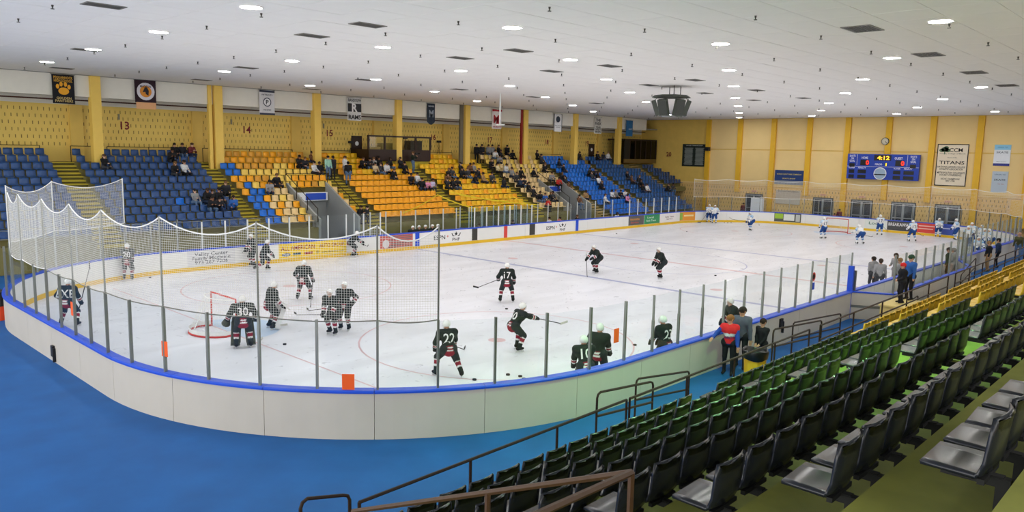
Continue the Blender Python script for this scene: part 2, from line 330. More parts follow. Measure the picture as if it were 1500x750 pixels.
m3 = nt.nodes.new('ShaderNodeMapRange'); m3.inputs[1].default_value = .35; m3.inputs[2].default_value = .65; m3.inputs[3].default_value = .9; m3.inputs[4].default_value = 1.03; nt.links.new(t3.outputs[0], m3.inputs[0]); mm = nt.nodes.new('ShaderNodeMix'); mm.data_type = 'RGBA'; mm.blend_type = 'MULTIPLY'; mm.inputs[0].default_value = 1; src = b.inputs['Base Color'].links[0].from_socket
nt.links.new(src, mm.inputs[6]); nt.links.new(m3.outputs[0], mm.inputs[7]); nt.links.new(mm.outputs[2], b.inputs['Base Color'])
MB().add([(p[0], p[1], 0) for p in pp]+[(p[0], p[1], -.1) for p in pp], [tuple(range(n))]+[(i, (i+1) % n, n+(i+1) % n, n+i)[::-1] for i in range(n)]).build('ice_surface', mi, ice)
M_bline = mat('blue_line_under_ice', '#a4a9cf', .3, noise=.08, scale=2); M_rline = mat('red_line_under_ice', '#d8b4ba', .3, noise=.1, scale=2); M_crease = mat('crease_blue_under_ice', '#c5d8f0', .3, noise=.05)
yl0, yl1 = Y0+.1, Y1-.1
def line(nm, x, w, m, a=yl0, bb=yl1): MB().add([(x-w/2, a, .003), (x+w/2, a, .003), (x+w/2, bb, .003), (x-w/2, bb, .003)], [(0, 1, 2, 3)]).build(nm, m, ice)
for s in (-1, 1): line('blue_line', 30.48+8.06*s, .3, M_bline)
line('centre_line', 30.48, .3, M_rline); line('goal_line', 3.35, .06, M_rline, 1.6, 23.4); line('goal_line', 57.6, .06, M_rline, 1.6, 23.4)
def arc(nm, cx, cy, r, w, m, t0=0, t1=360, nn=48):
    A = [R(t0+(t1-t0)*i/nn) for i in range(nn+1)]; P = [(cx+(r-w/2)*math.cos(t), cy+(r-w/2)*math.sin(t), .003) for t in A]+[(cx+(r+w/2)*math.cos(t), cy+(r+w/2)*math.sin(t), .003) for t in A]
    MB().add(P, [(i, nn+1+i, nn+2+i, i+1) for i in range(nn)]).build(nm, m, ice)
for gx, s in ((9.45, 1), (51.5, -1)):
    for cy in (12.45-6.7, 12.45+6.7):
        arc('faceoff_circle', gx, cy, 4.57, .06, M_rline); MB().disc((gx, cy, .004), (1, 0, 0), (0, 1, 0), .3).build('faceoff_dot', M_rline, ice)
arc('centre_circle', 30.48, 12.5, 4.57, .06, M_bline)
for gx in (24.2, 36.7):
    for cy in (5.75, 19.15): MB().disc((gx, cy, .004), (1, 0, 0), (0, 1, 0), .3).build('faceoff_dot', M_rline, ice)
MB().disc((3.38, 12.95, .0035), (0, -1, 0), (1, 0, 0), 1.83, n=24, a0=0, a1=math.pi+.13).build('goal_crease', M_crease, ice)
MB().disc((57.57, 12.95, .0035), (0, 1, 0), (-1, 0, 0), 1.83, n=24, a0=0, a1=math.pi+.13).build('goal_crease', M_crease, ice)
# ================================================================== RINK BOARDS, GLASS, NETS
ARC = RC*math.pi/2
SEG = [('L', (22.6, Y0), (X0+RC, Y0), (0, -1)), ('A', (X0+RC, Y0+RC), -90), ('L', (X0, Y0+RC), (X0, Y1-RC), (-1, 0)), ('A', (X0+RC, Y1-RC), 180),
       ('L', (X0+RC, Y1), (X1-RC, Y1), (0, 1)), ('A', (X1-RC, Y1-RC), 90), ('L', (X1, Y1-RC), (X1, Y0+RC), (1, 0)), ('A', (X1-RC, Y0+RC), 0), ('L', (X1-RC, Y0), (38., Y0), (0, -1))]
SL = [ARC if g[0] == 'A' else math.hypot(g[2][0]-g[1][0], g[2][1]-g[1][1]) for g in SEG]
SS = [0]
for l in SL: SS.append(SS[-1]+l)
def pt(s):
    s = min(max(s, 0), SS[-1]-1e-6); k = max(i for i in range(len(SL)) if SS[i] <= s+1e-9); t = (s-SS[k])/SL[k]; g = SEG[k]
    if g[0] == 'L': return (g[1][0]+(g[2][0]-g[1][0])*t, g[1][1]+(g[2][1]-g[1][1])*t)+g[3]
    a = R(g[2]-90*t); return (g[1][0]+RC*math.cos(a), g[1][1]+RC*math.sin(a), math.cos(a), math.sin(a))
def run(a, b, step=.6):
    n = max(1, int(round((b-a)/step))); ps = [pt(a+(b-a)*i/n) for i in range(n+1)]; return ps, [p[2:] for p in ps]
bd = thing('rink_boards', (30.2, 12.5, 0), 'white dasher boards with blue cap rail and yellow kick plate round the ice', 'boards')
def boards(parent, a, b, plen=2.42):
    n = max(1, int(round((b-a)/plen)))
    for i in range(n):
        s0, s1 = a+(b-a)*i/n+.006, a+(b-a)*(i+1)/n-.006
        straight = pt(s0)[2:] == pt(s1)[2:]; p, q = run(s0, s1, 9 if straight else .4)
        MB().sweep(p, q, [(.0, -.02), (.09, -.02), (.09, 1.03), (.0, 1.03)]).build('board_panel', M_boardout, parent)
        MB().sweep(p, q, [(-.09, .2), (.0, .2), (.0, 1.03), (-.09, 1.03)]).build('board_facing', M_board, parent)
        MB().sweep(p, q, [(-.12, .0), (-.02, .0), (-.02, .2), (-.12, .2)]).build('kick_plate', M_kick, parent)
        MB().sweep(p, q, [(-.12, 1.03), (.13, 1.03), (.13, 1.07), (.1, 1.095), (-.12, 1.095)]).build('cap_rail', M_blue, parent)
boards(bd, 0, SS[-1])
# glass -------------------------------------------------------------
def spread(a, b, d): n = max(1, int(round((b-a)/d))); return [a+(b-a)*i/n for i in range(n+1)]
near_st = spread(0, SS[1], 1.245); near_arc = spread(SS[1], SS[2], 1.31); end_l = spread(SS[2], SS[3], 1.22); far_arc = spread(SS[3], SS[4], 1.31)
PN = near_st+near_arc[1:]+end_l[1:]+far_arc[1:]
gl = thing('rink_glass', (3, 8, 1.09), 'clear glass shield with steel posts on the near and left end boards', 'glass')
def post(parent, s, z1, m, r=.024, z0=1.09, name='glass_post', thin=False):
    p = pt(s); t = (-p[3], p[2])
    c = MB()
    if thin:
        c.obox((p[0], p[1], (z0+1.95)/2), (t[0]*r, t[1]*r, 0), (p[2]*.035, p[3]*.035, 0), (0, 0, (1.95-z0)/2)); c.obox((p[0], p[1], (1.95+z1)/2), (t[0]*r*.55, t[1]*r*.55, 0), (p[2]*.03, p[3]*.03, 0), (0, 0, (z1-1.95)/2))
    else: c.obox((p[0], p[1], (z0+z1)/2), (t[0]*r, t[1]*r, 0), (p[2]*.035, p[3]*.035, 0), (0, 0, (z1-z0)/2))
    return c.build(name, m, parent)
def pane(parent, s0, s1, z1, z0=1.095, m=None):
    a, b = pt(s0), pt(s1); d = np.array([b[0]-a[0], b[1]-a[1]]); L = np.hypot(*d); d /= L; nn = np.array([-d[1], d[0]]); c = ((a[0]+b[0])/2, (a[1]+b[1])/2, (z0+z1)/2)
    return MB().obox(c, (d[0]*(L/2-.028), d[1]*(L/2-.028), 0), (nn[0]*.006, nn[1]*.006, 0), (0, 0, (z1-z0)/2)).build('glass_pane', m or M_glass, parent)
GT = 2.6
for i, s in enumerate(PN):
    post(gl, s, GT+.03, M_steel, thin=s < SS[1]-1)
    if i: pane(gl, PN[i-1], s, GT)
far = thing('rink_glass', (30, Y1, 1.09), 'clear glass shield with white posts along the far boards', 'glass')
for a, b in ((SS[4], SS[4]+12.3), (SS[4]+20.2, SS[4]+26.), (SS[4]+38.4, SS[5])):
    ss = spread(a, b, 1.22)
    for i, s in enumerate(ss):
        post(far, s, 2.45, M_wpost, .03)
        if i: pane(far, ss[i-1], s, 2.42)
ge = thing('rink_glass', (X1, 12, 1.09), 'clear glass shield at the far right end below white netting', 'glass')
ss = spread(SS[5], SS[8], 1.35)
for i, s in enumerate(ss[1:]):
    post(ge, s, 2.42, M_steel, .022); pane(ge, ss[i], s, 2.4)
gr = thing('rink_glass', (45, Y0, 1.09), 'clear glass shield on near boards at the right end', 'glass')
ss = spread(SS[8], SS[9]-.02, 1.3)
for i, s in enumerate(ss[1:]):
    post(gr, s, GT, M_steel, .024); pane(gr, ss[i], s, GT-.03)
# bench enclosure on the near side
be = thing('bench_enclosure', (29, -1.7, 0), 'white players bench enclosure with glass back at the near boards', 'bench enclosure')
BP = [(22.6, Y0), (23.3, -2.35), (34.8, -2.35), (38.0, Y0)]
def seg(parent, a, b, glass=True, stripe=False, post_d=1.3, zt=GT):
    a, b = np.array(a), np.array(b); L = np.hypot(*(b-a)); d = (b-a)/L; nn = np.array([-d[1], d[0]]); n = max(1, int(round(L/post_d)))
    for i in range(n):
        c = a+(b-a)*(i+.5)/n; h = L/n/2
        MB().obox((*c, .52), (*d*(h-.006), 0), (*nn*.06, 0), (0, 0, .53)).build('board_panel', M_boardout, parent)
        if stripe: MB().obox((*c, .5), (*d*h, 0), (*nn*.075, 0), (0, 0, .05)).build('grey_rail', M_steel, parent)
        MB().obox((*c, 1.07), (*d*h, 0), (*nn*.09, 0), (0, 0, .025)).build('cap_rail', M_blue, parent)
        if glass:
            MB().obox((*c, (1.1+zt)/2), (*d*(h-.03), 0), (*nn*.006, 0), (0, 0, (zt-1.1)/2)).build('glass_pane', M_glass, parent)
    if glass:
        for i in range(n+1):
            c = a+(b-a)*i/n; MB().obox((*c, (1.1+zt)/2), (*d*.03, 0), (*nn*.035, 0), (0, 0, (zt-1.1)/2+.02)).build('glass_post', M_steel, parent)
seg(be, BP[0], BP[1], False, True, 2); seg(be, BP[1], BP[2]); seg(be, BP[2], BP[3])
n_ = 12
for i in range(n_):   # low front of the bench on the ice side
    x0 = 22.7+15.2*i/n_; MB().box(x0+.01, x0+15.2/n_-.01, Y0-.06, Y0+.06, 0, 1.03).build('front_panel', M_board, be); MB().box(x0, x0+15.2/n_, Y0-.1, Y0+.1, 1.03, 1.09).build('cap_rail', M_blue, be)
MB().box(23.2, 35, -2.2, -1.9, .45, .6).build('bench_seat', mat('bench_grey', '#8c8d8a', .5), be)
MB().box(23.4, 34.7, -2.28, -1.03, -.02, .2).build('bench_floor', mat('bench_rubber', '#4a4c4e', .7), be)
MB().box(22.55, 22.68, Y0-.1, Y0+.1, 0, 2.1).build('gate_post', M_blue, be)
MB().box(22.75, 22.85, Y0-.14, Y0+.02, 0, 1.9).build('gate_post', M_steel, be)
# seam hardware on the near boards
for nm, q, lab in (('board_latch', (78, 513), 'small black latch on the outside of the curved left boards'), ('board_latch', (1142, 458), 'black latch on the near straight boards beside the bench gate')):
    best = min(((abs(px((pt(s)[0]+pt(s)[2]*.1, pt(s)[1]+pt(s)[3]*.1, .45))[0]-q[0]), s) for s in np.arange(0, SS[3], .05)))[1]; p = pt(best); t = (-p[3], p[2])
    l = MB().obox((p[0]+p[2]*.12, p[1]+p[3]*.12, .32 if q[0] < 200 else .75), (t[0]*.09, t[1]*.09, 0), (p[2]*.04, p[3]*.04, 0), (0, 0, .16)); l.obox((p[0]+p[2]*.13+t[0]*.13, p[1]+p[3]*.13+t[1]*.13, .22 if q[0] < 200 else .6), (t[0]*.02, t[1]*.02, 0), (p[2]*.04, p[3]*.04, 0), (0, 0, .2)); l.build(nm, M_dark, None, label=lab, cat='latch')
# protective netting -----------------------------------------------
M_net = mat('white_net_cord', '#e4e4e0', .8, noise=0); M_rope = mat('white_rope', '#ececea', .7, noise=0); M_grope = mat('grey_rope', '#77766c', .7, noise=0)
NT = 4.68
def netting(label, S, zb, zt, pitch, r, polemat, sag=.32, pole_r=.022, pole0=None, every=1):
    root = thing('safety_net', (*pt(S[len(S)//2])[:2], zb), label, 'net'); cords = MB(); top = []
    for i in range(len(S)-1):
        a, b = np.array(pt(S[i])[:2]), np.array(pt(S[i+1])[:2]); L = np.hypot(*(b-a)); n = max(2, int(L/pitch))
        zf = lambda t: zt-sag*(1-(2*t-1)**2)
        for k in range(n):
            t = k/n; p = a+(b-a)*t; cords.tube([(*p, zb), (*p, zf(t))], r, 3)
        z = zb
        while z < zt-.02:
            if z <= zt-sag: cords.tube([(*a, z), (*b, z)], r, 3)
            else:
                w = .5*math.sqrt(max(0, 1-(zt-z)/sag)); w = .5-w
                cords.tube([(*a, z), (*(a+(b-a)*w), z)], r, 3); cords.tube([(*(a+(b-a)*(1-w)), z), (*b, z)], r, 3)
            z += pitch
        top.append([(*(a+(b-a)*t), zf(t)) for t in np.linspace(0, 1, 11)])
    cords.build('net_cords', M_net, root, kind='stuff')
    for tpts in top: MB().tube(tpts, .016, 5).build('top_rope', M_rope, root)
    for i in range(len(S)-1):
        a, b = pt(S[i]), pt(S[i+1]); MB().tube([(a[0]+(b[0]-a[0])*t, a[1]+(b[1]-a[1])*t, zb+.03-.06*(1-(2*t-1)**2)) for t in np.linspace(0, 1, 7)], .014, 4).build('bottom_rope', M_grope if S[i] < SS[2]+3 else M_rope, root)
    for i, s in enumerate(S[::every]):
        p = pt(s); MB().tube([(p[0], p[1], pole0 or zb-.3), (p[0], p[1], zt+.03)], pole_r, 6).build('net_pole', polemat if not (polemat is M_steel and s > SS[3]) else M_wpost, root)
    return root
idx = [4, 5, 7, 9, 11]; SN = [near_arc[k] for k in idx]
SN += [end_l[k] for k in (2, 4, 6)]+[far_arc[k] for k in (0, 3, 6, 9)]
netting('tall white safety net on poles above the glass of the left end', SN, GT, NT, .055, .0035, M_steel)
SR = spread(SS[5]+2.5, SS[8]-2.5, 3.6)
netting('pale safety net hung above the glass at the far right end', SR, 2.42, 4.1, .11, .0035, M_steel, sag=.14, pole_r=.015, every=3)
# goals --------------------------------------------------------------
def goal(x, s, label):
    g = thing('hockey_goal', (x, 12.95, 0), label, 'goal'); y0, y1 = 12.95-.915, 12.95+.915; M_gr = mat('goal_red', '#c8362e', .4, noise=.05); M_gw = mat('goal_white_pad', '#eeeeec', .6, noise=.03)
    MB().tube([(x, y0, 0), (x, y0, 1.2), (x, y0+.02, 1.22), (x, y1-.02, 1.22), (x, y1, 1.2), (x, y1, 0)], .03, 8).build('goal_frame', M_gr, g)
    base = [(x, y0, .03)]+[(x-s*(.2+.92*math.sin(t)), 12.95-(1.05*math.cos(t)), .03) for t in np.linspace(.25, math.pi-.25, 9)]+[(x, y1, .03)]
    MB().tube(base, .035, 6).build('base_frame', M_gr, g)
    MB().add([(p[0], p[1], .03) for p in base]+[(p[0], p[1], .2) for p in base], [(i, i+1, len(base)+i+1, len(base)+i) for i in range(len(base)-1)]).build('base_skirt', M_gw, g)
    top = [(x, y0, 1.2)]+[(x-s*(.1+.42*math.sin(t)), 12.95-.8*math.cos(t), 1.2) for t in np.linspace(.4, math.pi-.4, 7)]+[(x, y1, 1.2)]
    MB().tube(top, .02, 6).build('top_frame', M_gw, g)
    MB().tube([(x-s*.52, 12.95, 1.2), (x-s*1.1, 12.95, .05)], .02, 6).build('back_bar', M_gw, g)
    nn = MB(); NB = 26
    def lerp(P, t): f = t*(len(P)-1); i = min(int(f), len(P)-2); return np.array(P[i])+(np.array(P[i+1])-np.array(P[i]))*(f-i)
    for k in range(NB+1): nn.tube([lerp(top, k/NB), lerp(base, k/NB)], .004, 3)
    for z in np.linspace(.05, .95, 14): nn.tube([lerp(top, t)*(z)+lerp(base, t)*(1-z) for t in np.linspace(0, 1, 14)], .004, 3)
    for k in range(1, 16): y = y0+(y1-y0)*k/16; nn.tube([(x, y, 1.21), (x-s*.5*math.sqrt(max(.02, 1-((y-12.95)/.95)**2)), y, 1.19)], .004, 3)
    nn.build('goal_net', M_net, g, kind='stuff')
goal(3.35, 1, 'red framed goal with white net beside the goalkeepers at the left end'); goal(57.6, -1, 'distant red framed goal in front of the far end boards')
# adverts on the boards ---------------------------------------------
YA = Y1-.094
def advert(xa, xb, bg, label, items, z0=.22, z1=1.02, name='advert_board'):
    o = thing(name, ((xa+xb)/2, YA, z0), label, 'advert')
    MB().box(xa, xb, YA-.004, YA, z0, z1).build('advert_sheet', mat('ad_'+bg, '#'+bg, .4, noise=.04), o)
    for (t, fx, fz, w, h, c) in items:
        cx, cz = xa+(xb-xa)*fx, z0+(z1-z0)*fz
        MB().text(t, (cx, YA-.007, cz), (1, 0, 0), (0, 0, 1), (xb-xa)*w, (z1-z0)*h).build('lettering', mat('ink_'+c, '#'+c, .5, noise=0), o)
    return o
advert(7.7, 10.2, 'dcdcdd', 'pale grey clinic advert lettered in black on far boards at left', [('Valley Center\nFamily Medicine\n973 267 7206', .5, .5, .8, .75, '55565c')])
ad = advert(12.72, 17.1, 'f2cf3a', 'yellow car dealer advert with maroon lettering on the far boards', [('ALL AMERICAN', .27, .66, .48, .32, '9c2431'), ('AUTO GROUP', .77, .66, .38, .3, '9c2431'), ('www.allamerican.com', .78, .2, .34, .13, '5a3a20'), ('Ford', .1, .22, .07, .16, 'f4f4f4')])
for k, (a, b, c) in enumerate(((.04, .165, '#2b4a7d'), (.2, .31, '#27486b'), (.36, .48, '#a03030'), (.53, .58, '#b99a2a'))):
    (MB().disc((12.72+4.38*(a+b)/2, YA-.0055, .4), (1, 0, 0), (0, 0, 1), 4.38*(b-a)/2, .09) if k in (0, 3) else MB().rect((12.72+4.38*(a+b)/2, YA-.0055, .4), (1, 0, 0), (0, 0, 1), 4.38*(b-a), .13)).build('badge', mat('badge%d' % k, c, .5, noise=0), ad)
ad = advert(19.5, 22.05, 'c96a62', 'red and grey patterned advert with round emblem on far boards', [])
for k in range(7): MB().rect((20.95+.1*(k % 3), YA-.0055, .28+.11*k), (1, 0, 0), (0, 0, 1), 1.7-.1*(k % 2), .05).build('stripe', mat('ad_stripe', '#6d6a6c', .5, noise=.2, scale=9), ad)
MB().disc((19.95, YA-.006, .5), (1, 0, 0), (0, 0, 1), .26).build('emblem', mat('pale_emblem', '#d9d2d2', .5), ad)
def star(m, c, r):
    c = np.asarray(c); P = [c+r*(1 if k % 2 == 0 else .42)*np.array([math.sin(math.pi*k/5), 0, math.cos(math.pi*k/5)]) for k in range(10)]; m.add(P, [tuple(range(10))[::-1]])
for k, (xa, xb) in enumerate(((22.7, 27.1), (33.8, 38.1))):
    o = advert(xa, xb, 'ecebea', 'white advert with black sports channel lettering and star crown, %s of the red centre stripe' % ('left' if k == 0 else 'right'), [('ESPN', .36, .5, .22, .36, '2b2c2e'), ('+', .52, .55, .04, .2, 'd0503a'), ('PHF', .69, .24, .15, .26, '232427')])
    m = MB(); c = np.array([xa+(xb-xa)*.69, YA-.007, .78]); star(m, c, .17)
    for sx in (-1, 1): m.add([c+np.array(p) for p in [(sx*.42, 0, .06), (sx*.32, 0, -.14), (sx*.16, 0, -.16), (sx*.16, 0, -.11), (sx*.28, 0, -.08), (sx*.34, 0, .06)]], [(0, 1, 2, 3, 4, 5)])
    m.build('crown_emblem', M_ink, o)
for x, c, nm in ((22.42, M_blue, 'blue'), (38.54, M_blue, 'blue'), (30.48, M_redp, 'red')):
    MB().box(x-.17, x+.17, YA-.008, YA, .0, 1.03).build('line_stripe', c, None, label='%s vertical stripe on the far boards %s' % (nm, 'at the centre line' if nm == 'red' else 'nearest the left bench' if x < 30 else 'right of the star crown advert'), cat='stripe')
for x, w, lab in ((27.45, .5, 'dark open gate gap in the far boards left of the red stripe'), (33.3, .6, 'dark open gate gap in the far boards right of the red stripe')):
    MB().box(x-w/2, x+w/2, YA-.006, YA, .22, 1.03).build('board_gate', mat('gate_dark', '#3c3a36', .5), None, label=lab, cat='gate')
advert(45.5, 47.8, '5c5a5a', 'dark grey advert with orange lettering on the far boards', [('Automotive', .4, .65, .6, .25, 'e89a35'), ('Service', .4, .3, .5, .2, 'c9504a')])
advert(47.85, 50.3, '2f8f5c', 'green advert with pale lettering on the far boards', [('Local', .4, .7, .4, .2, 'e6efe4'), ('Rink Team', .45, .35, .6, .22, 'cfe6d2')])
advert(50.4, 52.95, 'eeeae8', 'white advert with red swirl on the far boards', [('Rink Team', .6, .6, .55, .18, '6b3a34'), ('Service', .6, .35, .4, .15, '6b3a34')])
def endad(ya, yb, bg, label, items):
    xa = X1-.094; o = thing('advert_board', (xa, (ya+yb)/2, .22), label, 'advert'); MB().box(xa-.004, xa, yb, ya, .22, 1.02).build('advert_sheet', mat('ad_'+bg, '#'+bg, .4, noise=.05), o)
    for t, fy, fz, w, h, c in items: MB().text(t, (xa-.008, ya+(yb-ya)*fy, .22+.8*fz), (0, -1, 0), (0, 0, 1), (ya-yb)*w, .8*h).build('lettering', mat('ink_'+c, '#'+c, .5, noise=0), o)
def s_of(u): return min((abs(px((pt(q)[0]-pt(q)[2]*.1, pt(q)[1]-pt(q)[3]*.1, .6))[0]-u), q) for q in np.arange(SS[5], SS[8], .05))[1]
def curved_ad(u0, u1, bg, label, bands):
    a, b = sorted((s_of(u0), s_of(u1))); p, q = run(a, b, .3); o = thing('advert_board', (*p[len(p)//2][:2], .22), label, 'advert')
    MB().sweep(p, q, [(-.1, .22), (-.094, .22), (-.094, 1.02), (-.1, 1.02)]).build('advert_sheet', mat('ad_'+bg, '#'+bg, .4, noise=.05), o)
    for f0, f1, z0, z1, c in bands:
        p, q = run(a+(b-a)*f0, a+(b-a)*f1, .3); MB().sweep(p, q, [(-.106, z0), (-.1, z0), (-.1, z1), (-.106, z1)]).build('printed_band', mat('ink_'+c, '#'+c, .5, noise=.1, scale=6), o)
curved_ad(1134, 1173, '4c5048', 'dark advert with lime and white panels on the far curved corner boards', [(.02, .33, .5, .98, '9dc238'), (.35, .75, .35, .95, 'dfe2dc'), (.8, .96, .3, .95, 'b9bdb8')])
curved_ad(996, 1018, 'e79a3c', 'orange and lime advert at the right end of the far boards', [(.0, .2, .3, .95, '8fb24a'), (.3, .9, .6, .75, 'f4dca0')])
curved_ad(1342, 1373, 'd8483f', 'red advert with pale lettering on the curved boards at far right', [(.1, .9, .75, .83, 'eec0b4'), (.1, .8, .52, .6, 'eec0b4')])
curved_ad(1378, 1398, '4a5fb0', 'blue advert low on the curved boards beside the white players', [(.1, .9, .7, .78, 'c8cfe8')])
endad(12.3, 10.5, 'dfe5df', 'white and green advert on the far end boards behind the goalkeeper', [('Local', .5, .6, .6, .3, '3c6e54')])
endad(10.4, 8.4, '4a4b4c', 'dark grey advert with large white lettering on the far end boards', [('BREAKAWAY', .5, .65, .9, .35, 'f0f0f0')])
# pucks ----------------------------------------------------------------
pk = MB().cone((0, 0, .0), (0, 0, .03), .045, .045, 10); pkm = pk.data('puck'); pkm.materials.append(mat('puck_rubber', '#111216', .7, noise=0))
for k, q in enumerate([(417, 505), (695, 557), (744, 549.6), (762, 552), (767.6, 556), (742, 453), (930, 506), (1048, 404), (903, 342.6), (1006, 339.6), (1112, 330), (1061, 326.4), (1066, 326.8), (1071, 326.8), (220, 407), (652, 359)]):
    P = onz(*q, 0); o = bpy.data.objects.new('puck', pkm); COL.objects.link(o); o.location = (P[0], P[1], .002); o.scale = (1.3, 1.3, 1.3)
    tag(o, ['black puck in front of the left goal crease', 'black puck near the glass behind the striding player', 'leftmost of three black pucks by the near glass', 'middle one of three black pucks by the near glass', 'rightmost of three black pucks by the near glass', 'black puck at the feet of the player numbered seventeen', 'black puck on ice beside the near boards', 'black puck between the red and far blue lines', 'black puck near the far blue line', 'black puck on far right ice', 'black puck behind the distant white players', 'left puck of a loose row by the far corner boards', 'middle puck of a loose row by the far corner boards', 'right puck of a loose row by the far corner boards', 'black puck near the far left boards', 'black puck at the far boards under the crown advert'][k], 'puck', 'pucks on the ice')
# notices taped to the near glass ----------------------------------------
def on_glass(u, v):
    best = None
    for s in np.arange(0, SS[3], .03):
        p = pt(s); a, b = px((p[0], p[1], 1.1)), px((p[0], p[1], 2.6))
        z = 1.1+1.5*(v-a[1])/(b[1]-a[1]); uu = a[0]+(b[0]-a[0])*(z-1.1)/1.5
        if a[2] > 0 and (best is None or abs(uu-u) < best[0]): best = (abs(uu-u), s, z)
    return best[1], best[2]
for q, w, h, lab in (((511, 559), .27, .36, 'large orange notice sheet on the near curved glass'), ((243, 510.5), .2, .36, 'orange notice sheet on the left curved glass beside the goal'), ((902, 491), .2, .36, 'orange notice sheet on glass beside two dark jerseyed players'), ((107.5, 452), .2, .38, 'orange notice sheet on the far left curved glass')):
    s, z = on_glass(*q); p = pt(s); t = np.array([-p[3], p[2], 0])
    n = MB().obox((p[0]+p[2]*.03, p[1]+p[3]*.03, z), t*w/2, (p[2]*.002, p[3]*.002, 0), (0, 0, h/2)); o = n.build('notice_sheet', M_orange, None, label=lab, cat='notice')
s, z = on_glass(1191, 411); p = pt(s); sg = thing('glass_sticker', (p[0], p[1]-.02, z), 'round red prohibition sticker above a blue square on the near glass', 'sticker')
MB().disc((p[0], p[1]-.02, z+.15), (1, 0, 0), (0, 0, 1), .16).build('red_disc', M_redp, sg); MB().disc((p[0], p[1]-.022, z+.15), (1, 0, 0), (0, 0, 1), .1).build('dark_mark', M_dark, sg); MB().rect((p[0], p[1]-.02, z-.2), (1, 0, 0), (0, 0, 1), .24, .26).build('blue_square', M_blue, sg)
# ================================================================== FAR GRANDSTAND
DJ, RJ, YT, ZT = .72, .3855, 37.8, 5.95            # row depth, rise, top row's seat-back line
def rowY(j): return YT-DJ*j
def rowZ(j): return ZT-RJ*j-.78                     # tread level
SECT = [(-3.5, 4.85), (6.2, 13.3), (14.45, 21.5), (22.95, 29.75), (31.1, 38.0), (39.2, 46.0), (47.1, 53.3), (54.2, 61.2), (62.5, 65.8)]
AISL = [(4.85, 6.2), (13.3, 14.45), (21.5, 22.95), (29.75, 31.1), (38.0, 39.2), (46.0, 47.1), (53.3, 54.2), (61.2, 62.5)]
VOM = [(17.85, 20.8), (42.6, 45.4)]
def nrows(x): return 11 if x < 46 else 13 if x < 61.3 else 7
M_tier = mat('stand_concrete', '#7c7444', .8, noise=.2, scale=2); M_step = mat('yellow_step_paint', '#b3a02c', .7, noise=.2, scale=3); M_stepb = mat('beige_step_paint', '#b59a62', .7, noise=.2, scale=3)
M_riser_shade = mat('riser_shade_strip', '#4e4718', .8, noise=.2, scale=4); M_vom = mat('vomitory_grey', '#9a9c98', .7, noise=.06)  # dark strips on the risers paint in the shade that parts the steps
gs = thing('grandstand', (30, 34, 0), 'stepped concrete grandstand rising behind the far boards', 'grandstand')
MB().box(-8, 65.97, YT+.1, YW-.01, 4.6, rowZ(0)).build('top_landing', M_tier, gs)
for j in range(13):
    cuts = [-8]+([c for v in VOM for c in v] if j >= 6 else [])+[65.97 if j < 7 else 61.6]
    if j >= 11: cuts = [46.5, 61.6]
    for a, b in zip(cuts[::2], cuts[1::2]):
        last = (j == 12) or (j == 10)
        MB().box(a, b, rowY(j)-.62, rowY(j)+.1, 0 if last else max(0, rowZ(j)-.45), rowZ(j)).build('tier', M_tier, gs)
for k, (a, b) in enumerate(AISL):
    st = thing('aisle_stairs', ((a+b)/2, rowY(5), rowZ(10)), '%s aisle stairs climbing the far grandstand, %s from the left' % ('yellow painted' if k < 5 else 'beige', ORD[k]), 'stairs', 'far grandstand aisles')
    m = M_step if k < 5 else M_stepb
    for j in range(nrows(b+.3)):
        MB().box(a+.03, b-.03, rowY(j)-.636, rowY(j)-.62, rowZ(j)-.17, rowZ(j)-.06).build('riser_shade', M_riser_shade, st)
        if j: MB().box(a+.03, b-.03, rowY(j)-.262, rowY(j)-.245, rowZ(j)+.02, rowZ(j)+.11).build('riser_shade', M_riser_shade, st)
        MB().box(a+.02, b-.02, rowY(j)-.628, rowY(j)+.09, rowZ(j)-.36, rowZ(j)+.004).build('step', m, st)
        if j: MB().box(a+.02, b-.02, rowY(j)-.25, rowY(j)+.09, rowZ(j)+.004, rowZ(j)+.2).build('step', m, st)
# seats ------------------------------------------------------------
def seat_mesh(name, w=.45, hb=.38, dep=.40, t=.025, cols=5, under=True):
    prof = [(-dep, .395), (-dep+.015, .42), (-dep*.55, .405), (-.1, .40), (-.055, .43), (-.03, .5), (-.012, .4+hb*.7), (.0, .4+hb*.97), (.018, .4+hb)]
    m = MB(); n = len(prof); P = []
    for lay in (0, 1):
        for i, (y, z) in enumerate(prof):
            a = np.array(prof[min(i+1, n-1)])-np.array(prof[max(i-1, 0)]); a = a/np.hypot(*a); nn = np.array([a[1], -a[0]])
            ww = w*(.80 if i == 0 else .97 if i == 1 else 1.0 if i < 7 else .95 if i == 7 else .82)
            for c in range(cols):
                q = c/(cols-1)*2-1; yy, zz = y, z
                if i >= 4: yy -= .035*q*q
                else: zz += .016*q*q*(i > 1)
                if i == 8: zz -= .03*q*q
                P.append((q*ww/2, yy+nn[0]*t*lay, zz+nn[1]*t*lay))
    f = []; K = n*cols
    for i in range(n-1):
        for c in range(cols-1):
            a = i*cols+c; f.append((a, a+1, a+cols+1, a+cols)); f.append((K+a+cols, K+a+cols+1, K+a+1, K+a))
    for i in range(n-1):
        for c in (0, cols-1):
            a = i*cols+c; q = (a, a+cols, K+a+cols, K+a); f.append(q if c == 0 else q[::-1])
    for c in range(cols-1):
        a = c; f.append((a, K+a, K+a+1, a+1)); a = (n-1)*cols+c; f.append((a, a+1, K+a+1, K+a))
    m.add(P, f); me = m.data(name); me.polygons.foreach_set('use_smooth', [True]*len(me.polygons)); return me
fs = seat_mesh('seat_far', cols=3); fo = seat_mesh('seat_far_wide', w=.505, hb=.36, cols=3)
